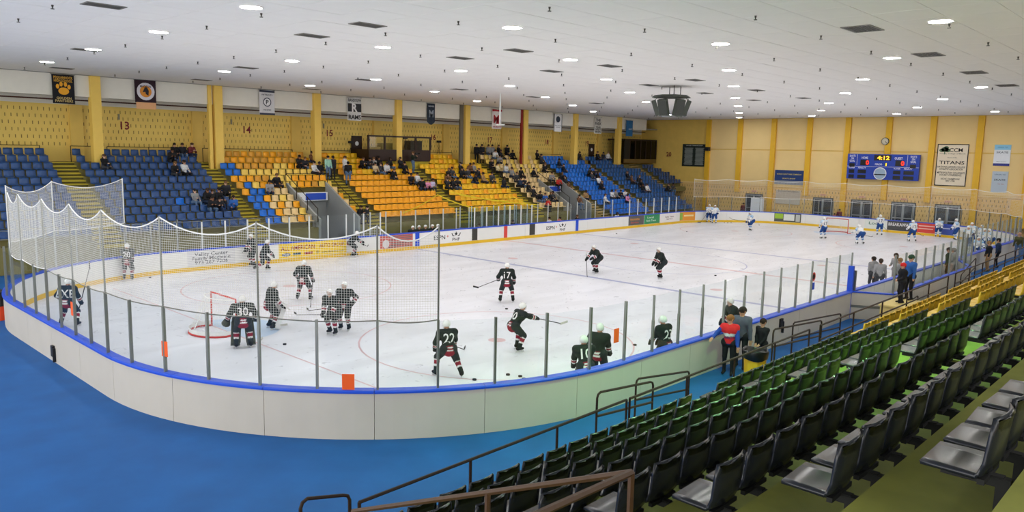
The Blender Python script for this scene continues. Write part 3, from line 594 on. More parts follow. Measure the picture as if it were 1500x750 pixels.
MS = {'navy': mat('navy_seat', '#274a80', .35, noise=.12), 'blue': mat('bright_blue_seat', '#0f68c8', .35, noise=.1), 'midblue': mat('mid_blue_seat', '#1d5596', .35, noise=.1), 'orange': mat('orange_seat', '#f2a60e', .4, noise=.1), 'gold': mat('golden_seat', '#eebb16', .4, noise=.1), 'ochre': mat('ochre_seat', '#d89a2c', .4, noise=.1), 'yellow': mat('yellow_seat', '#eecb5e', .4, noise=.1), 'cream': mat('cream_seat', '#e6c890', .4, noise=.08)}
MW = {'navy': 'navy', 'blue': 'bright blue', 'midblue': 'mid blue', 'orange': 'orange', 'gold': 'golden', 'ochre': 'ochre', 'yellow': 'pale yellow', 'cream': 'cream'}
meshes = {}
def seat_of(c, wide):
    k = (c, wide)
    if k not in meshes: me = (fo if wide else fs).copy(); me.materials.append(MS[c]); meshes[k] = me
    return meshes[k]
SNAME = ['leftmost', 'second', 'third', 'fourth', 'fifth', 'sixth', 'seventh', 'eighth', 'rightmost']
KC = {}
for si, (a, b) in enumerate(SECT):
    n = int((b-a)/.51); wide = si in (3, 4)
    for j in range(nrows((a+b)/2)):
        if si == 8 and not (2 <= j <= 6): continue
        for i in range(n):
            x = a+(i+.5)*(b-a)/n; y, z = rowY(j), rowZ(j)
            if not inview((x, y, z+.5), 15): continue
            if any(v0-.3 < x < v1+.3 and j >= 6 for v0, v1 in VOM): continue
            if 26.1 < x < 32.9 and j <= 1: continue
            if x > 59.2 and j <= 2 and si < 8: continue
            if any(abs(x-cx) < .5 and j <= 1 for cx in COLX): continue
            if si == 8 and x > 63.6+.6*j: continue
            if si in (0, 1): c = 'navy' if (si, j, i) != (1, 7, 7) else 'blue'
            elif si == 2:
                h = (i*7+j*13+i*j) % 10
                c = ('ochre' if h < 5 else 'orange' if h < 8 else 'yellow') if j < 3 else ('orange' if h < 5 else 'ochre' if h < 7 else 'yellow') if j < 6 else ('cream' if h < 7 else 'yellow' if h < 8 else 'orange')
                if (j in (2, 3) and i < 2) or (j == 6 and i in (1, 2)) or (j == 5 and i == 1) or (j >= 7 and i < 2): c = 'blue'
                if j < 2: c = 'ochre' if h < 6 else 'orange'
            elif si == 3: c = 'orange' if j > 3 else 'gold' if (i+j) % 3 else 'orange'
            elif si == 4: c = 'gold' if (i*3+j) % 4 else 'orange'
            elif si == 5: c = 'yellow' if (i+j) % 2 and j < 4 else 'cream'
            elif si in (6,): c = 'blue'
            else: c = 'midblue' if si == 7 else 'navy'
            kd = 'navy' if c == 'navy' else 'blue' if c in ('blue', 'midblue') else 'orange' if wide else 'yellow'
            KC[kd] = KC.get(kd, 0)+1
            o = bpy.data.objects.new(kd+'_bucket_seat', seat_of(c, wide)); COL.objects.link(o); o.location = (x, y, z)
            if not wide: o.rotation_euler.z = RN.normal(0, .02)
            tag(o, '%s plastic seat, %s from left in %s row from top, %s far section' % (MW[c], ORD[i], ORD[j], SNAME[si]), 'seat', 'seats of the %s far section' % SNAME[si])
# top railing ------------------------------------------------------
def rail(name, runs, r, label, cat='railing', m=None, group=None, pname='rail'):
    allp = [p for q in runs for p in q]; c = np.mean(np.array(allp, float), 0); zz = min(p[2] for p in allp)
    o = thing(name, (c[0], c[1], zz), label, cat, group)
    for q in runs: MB().tube(q, r, 6).build('post' if abs(q[0][2]-q[-1][2]) > .3 and len(q) == 2 and math.hypot(q[0][0]-q[1][0], q[0][1]-q[1][1]) < .1 else pname, m or M_rail, o)
    return o
zt = rowZ(0)
for k, (a, b) in enumerate([(1.5, 4.7), (6.3, 8.0), (8.3, 13.2), (14.2, 20.8), (22.3, 26.2), (32.9, 36.2), (37., 43.), (47.4, 50.8), (54.3, 57.)]):
    xs = np.linspace(a, b, max(2, int((b-a)/2.4)+1))
    rail('top_railing', [[(a, 38.15, zt+.92), (b, 38.15, zt+.92)]]+[[(x, 38.15, zt), (x, 38.15, zt+.92)] for x in xs], .022, 'thin dark railing behind the top row of the far stand, %s from the left' % ORD[k], group='top railings of the far stand')
# vomitories -------------------------------------------------------
for k, (a, b) in enumerate(VOM):
    v = thing('vomitory_entrance', ((a+b)/2, 32, 0), 'grey walled tunnel entrance cut into the %s of the far stand' % ('ochre section' if k == 0 else 'cream section'), 'entrance')
    for x in (a, b): MB().prism([(x-.07, 29.9, -.02), (x-.07, 33.8, -.02), (x-.07, 33.8, 3.95), (x-.07, 32., 2.95), (x-.07, 29.9, 1.85)], np.zeros(3), np.array([.14, 0, 0])).build('side_wall', M_vom, v)
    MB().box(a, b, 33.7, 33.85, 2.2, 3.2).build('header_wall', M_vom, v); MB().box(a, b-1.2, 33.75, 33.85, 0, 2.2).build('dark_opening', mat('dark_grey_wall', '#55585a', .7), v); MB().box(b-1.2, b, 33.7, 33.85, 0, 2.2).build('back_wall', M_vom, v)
    s = thing('lit_sign', ((a+b)/2, 33.4, 3.2), 'white sign box with blue screen over the %s tunnel entrance' % ('left' if k == 0 else 'right'), 'sign')
    MB().box(a+.2, b-.2, 33.3, 33.62, 2.75, 3.3).build('sign_box', M_winkp, s); MB().box(a+1.05, b-.35, 33.28, 33.3, 2.8, 3.25).build('blue_screen', mat('screen_blue', '#1d3f9c', .4, noise=0, emit=.25), s); MB().box(a+.35, a+.75, 33.28, 33.3, 2.82, 3.0).build('red_mark', M_redp, s)
    runs = []
    for x in (a-.1, b+.1):
        runs += [[(x, 33.8, 4.55), (x, 30.0, 2.5)]]+[[(x, y, z), (x, y, z+.85)] for y, z in ((33.8, 3.7), (32.5, 2.95), (31.2, 2.3), (30., 1.65))]
    runs += [[(a-.1, 33.8, 4.55), (b+.1, 33.8, 4.55)]]
    rail('tunnel_railing', runs, .024, 'brown railing round the %s tunnel entrance of the far stand' % ('left' if k == 0 else 'right'))
# press boxes ------------------------------------------------------
pb = thing('press_box', (29.5, 36.5, rowZ(2)), 'dark brown glazed press box at the top of the far stand', 'press box')
xa, xb, yf = 26.3, 32.4, 36.55
MB().box(xa, xb, yf-.06, yf+.02, 5.42, 6.25).build('front_panel', M_brown, pb); MB().box(xa, xb, yf, 38.9, 5.35, 5.45).build('floor_slab', M_brown, pb); MB().box(xa+.1, xb-.1, yf+.1, yf+.2, rowZ(1), 5.35).build('support_wall', M_step, pb); MB().box(xa, xa+.08, yf, 38.9, 5.42, 6.25).build('side_panel', M_brown, pb); MB().box(xb-.08, xb, yf, 38.9, 5.42, 6.25).build('side_panel', M_brown, pb)
MB().box(xa-.05, xb+.05, yf-.1, yf+.1, 7.2, 7.32).build('top_rail', M_brown, pb)
for i in range(5):
    x = xa+(xb-xa)*i/4; MB().box(x-.07, x+.07, yf-.06, yf+.06, 6.25, 7.22).build('mullion', M_brown, pb)
    if i < 4: MB().box(x+.07, x+(xb-xa)/4-.07, yf-.01, yf+.01, 6.25, 7.2).build('pane', M_glass, pb)
MB().box(xb-1.4, xb-.2, yf+.8, yf+1.6, 6.2, 7.0).build('cabinet', M_dark, pb); MB().box(xa+.3, xa+1.5, yf+.5, yf+1.1, 6.2, 6.45).build('desk_equipment', mat('beige_kit', '#b39a5a', .6), pb); MB().box(xa+1.7, xa+2.8, yf+.6, yf+1.2, 6.2, 6.75).build('desk_equipment', mat('olive_kit', '#7c6c34', .6), pb)
pb = thing('press_box', (62.8, 37, rowZ(2)), 'dark glazed press box in the far corner by the number 20', 'press box')
xa, xb, yf = 59.5, 65.6, 36.7
MB().box(xa, xb, yf-.06, yf+.02, 5.3, 5.75).build('front_panel', mat('olive_brown_panel', '#6b5426', .6), pb); MB().box(xa, xb, yf-.1, yf+2.2, 7.75, 7.9).build('roof', M_brown, pb); MB().box(xa, xa+1.0, yf-.05, yf+.05, 5.75, 7.75).build('dark_bay', M_dark, pb); MB().box(xa, xb, 38.2, 38.3, 5.3, 7.75).build('back_wall', mat('dim_wall', '#5d4d22', .7), pb)
for i in range(6):
    x = xa+1+(xb-xa-1)*i/5; MB().box(x-.06, x+.06, yf-.06, yf+.06, 5.75, 7.75).build('mullion', M_brown, pb)
    if i < 5: MB().box(x+.06, x+(xb-xa-1)/5-.06, yf-.01, yf+.01, 5.75, 7.75).build('pane', M_dglass, pb)
# doors, numbers, tripods ------------------------------------------
for k, (u, nm) in enumerate(((522.5, 6), (866.5, 7))):
    x = ony(u, 215, YW-.03)[0]; d = thing('door_%d' % nm, (x, YW, zt), kind='structure'); MB().box(x-.48, x+.48, YW-.06, YW, zt, zt+2.1).build('door_leaf', M_brown, d); MB().disc((x, YW-.065, zt+1.5), (1, 0, 0), (0, 0, 1), .17).build('round_badge', M_winkp, d); MB().box(x+.36, x+.42, YW-.1, YW-.06, zt+.95, zt+1.05).build('door_handle', M_steel, d)
for t, q in zip(('13', '14', '15', '16', '17', '18', '19'), [(183, 184), (362, 190), (483, 195), (635, 201), (718, 205), (801, 208), (860, 210)]):
    P = ony(*q, YW-.012); MB().text(t, (P[0], P[1], P[2]), (1, 0, 0), (0, 0, 1), None, .5, .02).build('wall_number', M_red, None, label='maroon number %s painted on the yellow far wall' % dict(zip(('13', '14', '15', '16', '17', '18', '19'), ('thirteen', 'fourteen', 'fifteen', 'sixteen', 'seventeen', 'eighteen', 'nineteen')))[t], cat='number', group='section numbers')
P = onx(980, 226, XW-.012); MB().text('20', (XW-.05, P[1], P[2]), (0, -1, 0), (0, 0, 1), None, .5, .02).build('wall_number', M_red, None, label='maroon number twenty painted on the corner wall', cat='number', group='section numbers')
def tripod(x, y, z, label, h=1.5):
    o = thing('camera_tripod', (x, y, z), label, 'tripod')
    for k in range(3): a = 2*math.pi*k/3+.4; MB().tube([(x+.42*math.cos(a), y+.35*math.sin(a), z), (x, y, z+h*.8)], .02, 5).build('leg', M_dark, o)
    MB().tube([(x, y, z+h*.8), (x, y, z+h)], .025, 5).build('centre_column', M_dark, o); MB().box(x-.2, x+.16, y-.09, y+.09, z+h, z+h+.18).build('camera_head', M_dark, o)
for u, y, z, lab in ((643, 38.5, zt, 'black camera tripod below wall number 16'), (514, 38.6, zt, 'black camera tripod beside the brown door'), (594, 37.6, zt+.45, 'black camera tripod standing inside the press box')):
    x = ony(u, 215, y)[0]; tripod(x, y, z, lab, 1.75 if y == 38.5 else 1.5)
# front rail of the walkway and bench glass ---------------------------------
fb = thing('bench_glass', (32, 27.9, 0), 'glass screen with white posts behind the far team benches', 'glass')
for i in range(23):
    x = 19.+1.22*i; MB().box(x-.025, x+.025, 27.87, 27.93, 0, 2.3).build('glass_post', M_wpost, fb)
    if i < 22: MB().box(x+.03, x+1.19, 27.894, 27.906, .5, 2.25).build('glass_pane', M_glass, fb); MB().box(x+.03, x+1.19, 27.87, 27.93, 0, .5).build('lower_panel', M_boardout, fb)
for k, (a, b) in enumerate(((19.6, 26.9), (33.8, 45.))):
    bn = thing('team_bench', ((a+b)/2, 27.3, 0), 'long grey %s team bench behind the far boards' % ('left' if k == 0 else 'right'), 'bench'); MB().box(a, b, 27.1, 27.5, .5, .56).build('seat_plank', M_steel, bn)
    for x in np.linspace(a+.3, b-.3, 5): MB().box(x-.03, x+.03, 27.2, 27.4, 0, .5).build('leg', M_steel, bn)
pn = thing('penalty_box', (30.3, 26.9, 0), 'glass sided officials box at the far red line', 'glass box')
MB().box(27.7, 33., 27.1, 27.45, .38, .43).build('box_bench', M_steel, pn)
for x in (28, 30.3, 32.6): MB().box(x-.04, x+.04, 27.2, 27.35, -.02, .38).build('bench_leg', M_steel, pn)
for i in range(6):
    x = 27.6+1.1*i; MB().box(x-.025, x+.025, 26.15, 27.6, .9, .95).build('side_rail', M_blue, pn); MB().box(x-.025, x+.025, 27.55, 27.6, 0, 2.4).build('glass_post', M_wpost, pn); MB().box(x-.006, x+.006, 26.15, 27.55, .95, 2.35).build('glass_pane', glassmat('tinted_glass', (.86, .93, .95)), pn)
rail('front_railing', [[(-6, 29.85, 2.1), (17.6, 29.85, 2.1)], [(-6, 29.85, 1.7), (17.6, 29.85, 1.7)]]+[[(x, 29.85, 1.3), (x, 29.85, 2.1)] for x in np.linspace(-5, 17.5, 13)], .02, 'thin railing along the front of the left far stand', m=M_steel)
# caution tape over the orange seats ---------------------------------------
def onst(u, v, off):
    d = ray(u, v); k = RJ/DJ; t = (ZT+off-YT*k+k*CAMP[1]-CAMP[2])/(d[2]-k*d[1]); return CAMP+d*t
M_tape = mat('yellow_tape', '#e8cf2c', .5, noise=.05)
for k, (qa, qb) in enumerate((((590, 312), (641, 285)), ((641, 285), (700, 306)), ((660, 281), (745, 295)), ((703, 312), (752, 288)), ((752, 288), (795, 306)), ((672, 285), (790, 300)))):
    A, B = onst(*qa, .25), onst(*qb, .25); m = MB(); n = 8
    pts = [A+(B-A)*t-np.array([0, 0, .12*(1-(2*t-1)**2)]) for t in np.linspace(0, 1, n)]
    m.add([p+np.array([0, 0, s*.04]) for s in (-1, 1) for p in pts], [(i, i+1, n+i+1, n+i) for i in range(n-1)])
    m.build('caution_tape', M_tape, None, label='strip of yellow caution tape stretched over the golden far seats, %s from the left' % ORD[k], cat='tape', group='caution tape strips')
# ================================================================== NEAR STAND
NJD, NJR, NY0, NZ0 = .89, .42, -4.83, 1.85
def nY(k): return NY0-NJD*k
def nZ(k): return NZ0+NJR*k-.78
M_nt = mat('olive_tread_green_light', '#7c8038', .75, noise=.45, scale=2.2); M_dseat = mat('dark_green_seat', '#1c2029', .27, noise=.15, scale=5, spec=.55); M_yseat = mat('near_yellow_seat', '#e2b537', .4, noise=.08, scale=4); M_brk = mat('black_bracket', '#0f1112', .6, noise=0)  # olive treads coloured greener, standing in for green lamp light on them
M_pstep = mat('orange_step_paint', '#e0a93a', .6, noise=.15)
NAIS = [(-4.9, -3.35), (4.1, 5.0), (12.1, 13.0), (20.2, 21.1), (28.3, 29.2), (36.4, 37.3)]
NSEC = [(-3.3, 4.1), (5.0, 12.1), (13.0, 20.2), (21.1, 28.3), (29.2, 36.4), (37.3, 44.5)]
ns = thing('near_stand', (12, -8, 0), 'stepped olive green stand under the dark near seats', 'grandstand')
for k in range(9): MB().box(-4.9, 45, nY(k)-.1, nY(k)+.79, -.02 if k == 0 else nZ(k)-.6, nZ(k)).build('tier', M_nt, ns)
for q, (a, b) in enumerate(NAIS[1:]):
    st = thing('aisle_steps', ((a+b)/2, -7, nZ(0)), 'olive concrete steps climbing the %s aisle of the near stand' % ORD[q], 'stairs', 'near stand aisles')
    for k in range(1, 9): MB().box(a+.05, b-.05, nY(k)+.79, nY(k)+1.13, nZ(k-1), nZ(k)-NJR/2).build('step', M_nt, st)
    fst = thing('floor_steps', ((a+b)/2, -3.7, 0), 'orange painted steps from blue floor to the %s near aisle' % ORD[q], 'stairs', 'steps down to the blue floor')
    for i in range(3): MB().box(a-.1, b+.1, -4.03+.3*i, -4.03+.3*(i+1), -.02, nZ(0)-.25-.27*i).build('step', M_pstep, fst)
sm = seat_mesh('shell', w=.47, hb=.40, dep=.42, t=.028, cols=7)
# the seat faces +Y here: turn the mesh round
for v in sm.vertices: v.co = (-v.co.x, -v.co.y, v.co.z)
bk = MB().box(-.03, .03, -.02, .33, .3, .37).box(-.035, .035, -.06, .02, .0, .36).box(-.2, .2, .05, .09, .35, .385)
seatk = {}
for c, m in (('dark', M_dseat), ('yellow', M_yseat)):
    s2 = sm.copy(); s2.materials.append(m); b2 = bk.data('bracket'); b2.materials.append(M_brk); seatk[c] = (s2, b2)
cnt = {}
for si, (a, b) in enumerate(NSEC):
    n = 14; c = 'dark' if si < 2 else 'yellow'
    for k in range(9):
        for i in range(n):
            x = a+(i+.5)*(b-a)/n; y, z = nY(k), nZ(k)
            if not inview((x, y+.15, z+.6), 45): continue
            o = thing('dark_bucket_seat' if c == 'dark' else 'golden_bucket_seat', (x, y, z), '%s plastic seat, %s from left in %s row from rink, %s near section' % ('dark green' if c == 'dark' else 'golden yellow', ORD[i], ORD[k], ORD[si]), 'seat', '%s near seats' % ('dark green' if c == 'dark' else 'golden'))
            cnt[c] = cnt.get(c, 0)+1; o.rotation_euler.z = RN.normal(0, .025)
            for nm, me in zip(('shell', 'bracket'), seatk[c]):
                p = bpy.data.objects.new(nm, me); COL.objects.link(p); p.parent = o
            if RN.random() < .08: p = o.children[0]; p.rotation_euler.x = -.05
# railings --------------------------------------------------------------
FR = 1.745
def fence(xa, xb, label, zt=FR, y=-4.065, step=1.9, low=True, zb=None, slope=.007):
    zz = lambda x: zt+slope*(x+3)
    runs = [[(xa, y, zz(xa)), (xb, y, zz(xb))]]
    if low: runs.append([(xa, y, zz(xa)-.4), (xb, y, zz(xb)-.4)])
    for x in np.arange(xa, xb+.01, (xb-xa)/max(1, round((xb-xa)/step))): runs.append([(x, y, zb if zb is not None else nZ(0)), (x, y, zz(x))])
    return rail('front_handrail', runs, .024, label)
fence(-2.95, 3.0, 'brown handrail along the front of the first near section', low=False)
fence(3.1, 11.2, 'brown handrail along the front of the second near section behind the bin', low=False)
fence(11.9, 24., 'long brown handrail in front of the golden near seats', step=2.2)
fence(25., 44., 'brown handrail at the far end of the near stand', step=2.2)
def hoop(qa, qb, y, zf, label, low=True):
    A, B = ony(*qa, y), ony(*qb, y); zt = (A[2]+B[2])/2
    p = [(A[0], y, zf), (A[0], y, A[2]-.1), (A[0]+.03, y, A[2]-.03), (A[0]+.1, y, A[2]), (B[0]-.1, y, B[2]), (B[0]-.03, y, B[2]-.03), (B[0], y, B[2]-.1), (B[0], y, zf)]
    runs = [p]
    if low: runs.append([(A[0], y, A[2]-.45), (B[0], y, B[2]-.45)])
    rail('stair_handrail', runs, .024, label)
hoop((440, 734), (512, 722), -3.75, .6, 'small brown handrail hoop at the bottom edge beside blue floor', False)
hoop((875, 576), (957, 558), -3.6, .2, 'nearer brown handrail hoop at the first floor steps')
hoop((932, 556), (1010, 543), -3.0, .0, 'farther brown handrail hoop at the first floor steps')
hoop((1133, 483), (1204, 469), -3.6, .2, 'nearer brown handrail hoop at the second floor steps')
hoop((1162, 473), (1232, 459), -3.0, .0, 'farther brown handrail hoop at the second floor steps')
hoop((1318, 452), (1345, 433), -3.0, .0, 'brown handrail hoop beside the person in the blue jacket')
hoop((1408, 402), (1430, 378), -2.6, .0, 'brown gate hoop beside the penalty bench', True)
P = onx(925, 692, -3.42); Q = onx(517, 749, -3.42); S = ony(795, 750, P[1])
rail('aisle_handrail', [[P, Q], [P, P+(S-P)*1.6], [P, (P[0], P[1], P[2]-1.1)], [P+(Q-P)*.42, P+(Q-P)*.42-np.array([0, 0, 1.])]], .03, 'thick worn brown handrail at the bottom of the picture before the dark seats', m=mat('worn_brass_rail', '#4a3320', .5, .0, noise=.3, scale=20))
# ================================================================== PEOPLE
# one continuous surface per figure: a smooth union of tapered limbs on a grid, turned into quads
def sdf_mesh(prims, vox, k=.03):
    A = np.array([p[0] for p in prims]); B = np.array([p[1] for p in prims]); RA = np.array([p[2] for p in prims]); RB = np.array([p[3] for p in prims])
    rm = np.maximum(RA, RB)[:, None]; lo = np.minimum(A-rm, B-rm).min(0)-2.5*vox; hi = np.maximum(A+rm, B+rm).max(0)+2.5*vox
    n = np.ceil((hi-lo)/vox).astype(int)+1; D = np.full(n, .2)
    ax = [lo[i]+vox*np.arange(n[i]) for i in range(3)]
    for a, b, ra, rb in zip(A, B, RA, RB):
        r = max(ra, rb)+k+2*vox; l = np.maximum(np.floor((np.minimum(a, b)-r-lo)/vox).astype(int), 0); h = np.minimum(np.ceil((np.maximum(a, b)+r-lo)/vox).astype(int)+1, n)
        X, Y, Z = np.meshgrid(ax[0][l[0]:h[0]], ax[1][l[1]:h[1]], ax[2][l[2]:h[2]], indexing='ij')
        ab = b-a; L = ab@ab+1e-12; t = np.clip(((X-a[0])*ab[0]+(Y-a[1])*ab[1]+(Z-a[2])*ab[2])/L, 0, 1)
        d = np.sqrt((X-a[0]-t*ab[0])**2+(Y-a[1]-t*ab[1])**2+(Z-a[2]-t*ab[2])**2)-(ra+(rb-ra)*t)
        S = D[l[0]:h[0], l[1]:h[1], l[2]:h[2]]; hh = np.maximum(k-np.abs(S-d), 0)/k
        D[l[0]:h[0], l[1]:h[1], l[2]:h[2]] = np.minimum(S, d)-hh*hh*k*.25
    c = [D[i:n[0]-1+i, j:n[1]-1+j, m:n[2]-1+m] for i in (0, 1) for j in (0, 1) for m in (0, 1)]
    neg = sum((q < 0).astype(int) for q in c); act = (neg > 0) & (neg < 8); idx = -np.ones(act.shape, int); cells = np.argwhere(act); idx[act] = np.arange(len(cells))
    cv = np.stack([q[act] for q in c], 1); co = np.array([(i, j, m) for i in (0, 1) for j in (0, 1) for m in (0, 1)], float)
    acc = np.zeros((len(cells), 3)); cn = np.zeros(len(cells))
    for p in range(8):
        for q in range(p+1, 8):
            if abs(co[p]-co[q]).sum() != 1: continue
            s = (cv[:, p] < 0) != (cv[:, q] < 0); t = np.where(s, cv[:, p]/(cv[:, p]-cv[:, q]+1e-12), 0)
            acc += np.where(s[:, None], co[p]+t[:, None]*(co[q]-co[p]), 0); cn += s
    V = lo+vox*(cells+acc/cn[:, None]); F = []
    for a in range(3):
        b, g = (a+1) % 3, (a+2) % 3; sl0 = [slice(None)]*3; sl1 = [slice(None)]*3; sl0[a] = slice(0, -1); sl1[a] = slice(1, None)
        D0, D1 = D[tuple(sl0)], D[tuple(sl1)]; E = np.argwhere((D0 < 0) != (D1 < 0))
        E = E[(E[:, b] > 0) & (E[:, g] > 0)]; E = E[(E[:, b] < n[b]-1) & (E[:, g] < n[g]-1)]
        def cell(db, dg):
            q = E.copy(); q[:, b] -= db; q[:, g] -= dg; return idx[q[:, 0], q[:, 1], q[:, 2]]
        Q = np.stack([cell(1, 1), cell(0, 1), cell(0, 0), cell(1, 0)], 1); s = D0[tuple(E.T)] < 0; Q[~s] = Q[~s][:, ::-1]; F.append(Q)
    F = np.concatenate(F); F = F[(F >= 0).all(1)]
    # nearest limb of each vertex
    best = np.full(len(V), 9.); bi = np.zeros(len(V), int); bt = np.zeros(len(V))
    for i, (a, b, ra, rb) in enumerate(zip(A, B, RA, RB)):
        ab = b-a; t = np.clip((V-a)@ab/(ab@ab+1e-12), 0, 1); d = np.linalg.norm(V-a-t[:, None]*ab, axis=1)-(ra+(rb-ra)*t); m = d < best; best[m] = d[m]; bi[m] = i; bt[m] = t[m]
    return V, F, bi, bt
def quadmesh(name, V, F, cols=None):
    me = bpy.data.meshes.new(name); me.vertices.add(len(V)); me.vertices.foreach_set('co', V.astype(np.float32).ravel()); me.loops.add(len(F)*4); me.loops.foreach_set('vertex_index', F.astype(np.int32).ravel())
    me.polygons.add(len(F)); me.polygons.foreach_set('loop_start', np.arange(0, len(F)*4, 4, dtype=np.int32)); me.polygons.foreach_set('use_smooth', np.ones(len(F), bool)); me.update(calc_edges=True)
    if cols is not None:
        at = me.color_attributes.new('Col', 'FLOAT_COLOR', 'POINT'); at.data.foreach_set('color', np.concatenate([cols, np.ones((len(V), 1))], 1).astype(np.float32).ravel())
    return me
M_cloth = bpy.data.materials.new('dyed_cloth_and_skin'); M_cloth.use_nodes = True; nt, b = nodes(M_cloth); b.inputs['Roughness'].default_value = .75; b.inputs['Specular IOR Level'].default_value = .25
va = nt.nodes.new('ShaderNodeVertexColor'); va.layer_name = 'Col'; nz = nt.nodes.new('ShaderNodeTexNoise'); nz.inputs['Scale'].default_value = 14; tcx = nt.nodes.new('ShaderNodeTexCoord'); nt.links.new(tcx.outputs['Object'], nz.inputs[0])
mr = nt.nodes.new('ShaderNodeMapRange'); mr.inputs[3].default_value = .8; mr.inputs[4].default_value = 1.2; nt.links.new(nz.outputs[0], mr.inputs[0]); mx = nt.nodes.new('ShaderNodeMix'); mx.data_type = 'RGBA'; mx.blend_type = 'MULTIPLY'; mx.inputs[0].default_value = 1
nt.links.new(va.outputs[0], mx.inputs[6]); nt.links.new(mr.outputs[0], mx.inputs[7]); nt.links.new(mx.outputs[2], b.inputs['Base Color'])
def ik(a, c, l1, l2, bend):
    a, c = np.asarray(a, float), np.asarray(c, float); d = c-a; L = np.linalg.norm(d); L2 = min(L, (l1+l2)*.999); d /= L+1e-9; x = (l1*l1-l2*l2+L2*L2)/(2*L2); h = math.sqrt(max(0, l1*l1-x*x)); bend = np.asarray(bend, float); bend = nrm(bend-d*(bend@d)); return a+d*x+bend*h, a+d*L2
def skel(pel=(0, .93), lean=.05, side=0, twist=0, feet=((0, .12), (0, -.12)), fz=(.09, .09), toe=(.1, -.1), hands=((.15, .3, .8), (.15, -.3, .8)), hpitch=0, hyaw=0, bulk=0., kind='person', knee=(1, 0, .2), shoulder=.18, hair='short', elbow=(-.5, 0, -.8), fing=False):
    P = np.array([pel[0], 0, pel[1]]); u = nrm((math.sin(lean), math.sin(side), math.cos(lean))); sl = nrm(np.array([-math.sin(twist), math.cos(twist), 0])-u*0); sl = nrm(sl-u*(sl@u))
    pl = kind != 'person'; pr = []
    def ad(a, b, ra, rb, t): pr.append((np.asarray(a, float), np.asarray(b, float), ra, rb, t))
    hl, hr = P+np.array([0, .1, 0]), P-np.array([0, .1, 0]); S = P+u*.46; C = P+u*.38; N = P+u*.53
    hp = lean*.4+hpitch; hu = np.array([math.sin(hp), math.sin(side)*.5, math.cos(hp)]); hu = nrm(hu); hf0 = np.array([math.cos(hyaw+twist*.5), math.sin(hyaw+twist*.5), 0]); hf = nrm(hf0-hu*(hf0@hu)); hl_ = np.cross(hu, hf); H = N+hu*.15+hf*.02
    q = {'person': 0, 'player': 1, 'goalie': 1.25}[kind]
    ad(hl, hr, .125+.03*q+bulk*.5, .125+.03*q+bulk*.5, 'pants'); ad(P-u*(.05 if q else -.03), P+u*.28, .125+.045*q+bulk, .135+.04*q+bulk, 'top'); ad(C-sl*.08, C+sl*.08, .135+.035*q+bulk, .135+.035*q+bulk, 'top')
    SL, SR = S+sl*(shoulder+.03*q), S-sl*(shoulder+.03*q); ad(SL, SR, .078+.035*q+bulk*.5, .078+.035*q+bulk*.5, 'shoulder')
    ad(N-u*.06, H-hu*.05, .055, .055, 'skin'); ad(H+hu*.025-hf*.01, H-hu*.045+hf*.02, .095, .07, 'skin'); ad(H+hf*.088-hu*.0, H+hf*.1-hu*.03, .012, .017, 'skin')
    if not pl:
        for s in (-1, 1): ad(H+hl_*s*.09-hu*.01, H+hl_*s*.092-hu*.03, .018, .014, 'skin')
        ad(H+hu*.04-hf*.025, H+hu*.035+hf*.02, .1, .094, 'hair'); ad(H-hf*.045+hu*.01, H-hf*.05-hu*.04, .088, .06, 'hair')
        if hair == 'long':
            for s in (-1, 1): ad(H-hf*.04+hl_*s*.05, H-hf*.06+hl_*s*.06-hu*.24, .06, .045, 'hair')
        if hair == 'cap': ad(H+hu*.05+hf*.09, H+hu*.04+hf*.16, .03, .022, 'hair')
        if hair == 'hood': ad(N-hf*.08+hl_*.06, N-hf*.08-hl_*.06, .07, .07, 'top')
    W = []
    for s, Sx, hd in ((1, SL, hands[0]), (-1, SR, hands[1])):
        E, Wp = ik(Sx, hd, .29, .26, np.array([elbow[0], s*.7, elbow[2]])); d = nrm(Wp-E)
        ad(Sx, E, .066+.026*q+bulk*.5, .052+.03*q+bulk*.4, 'sleeve'); ad(E, Wp-d*.02, .05+.033*q+bulk*.4, .04+.03*q+bulk*.2, 'cuff')
        if pl:
            ad(Wp-d*.05, Wp+d*.07, .07, .062, 'glove'); sd = nrm(np.cross(d, (0, 0, 1.01)))
            for f in range(4): ad(Wp+d*.06+sd*(.045-.03*f), Wp+d*.12+sd*(.045-.03*f)-np.array([0, 0, .03]), .022, .02, 'glove')
            ad(Wp+d*.02+sd*.06, Wp+d*.08+sd*.08, .024, .02, 'glove')
        else: ad(Wp-d*.02, Wp+d*.06, .034, .036, 'skin')
        W.append((E, Wp, d))
    K = []
    for s, hx, (fx, fy), z, ty in ((1, hl, feet[0], fz[0], toe[0]), (-1, hr, feet[1], fz[1], toe[1])):
        kn, an = ik(hx, (fx, fy, z), .43, .42, np.array([knee[0], knee[1]+s*.15, knee[2]])); td = np.array([math.cos(ty), math.sin(ty), 0])
        ad(hx, kn, .092+.04*q+bulk*.3, .068+.035*q, 'pants'); ad(kn, an, .062+.025*q, .047+.02*q, 'sock' if pl else 'pants')
        sk = .035 if pl else 0
        ad(an+np.array([0, 0, -.02])-td*.05, an+np.array([0, 0, -.045 if not pl else -.02])+td*.14, .045+.012*q, .036+.008*q, 'shoe'); K.append((kn, an, td))
    return dict(prims=pr, P=P, u=u, sl=sl, S=S, C=C, N=N, H=H, hu=hu, hf=hf, hl=hl_, W=W, K=K, q=q)
SK = {'skin': srgb('#c79a80'), 'hair': srgb('#2a211d'), 'shoe': srgb('#1a1a1d')}
def paint(sk, V, bi, bt, fn):
    tags = [p[4] for p in sk['prims']]; sv = (V-sk['P'])@sk['u']; C = np.zeros((len(V), 3))
    for i, tg in enumerate(tags):
        m = np.where(bi == i)[0]
        for x in m: C[x] = fn(tg, bt[x], sv[x])
    return C
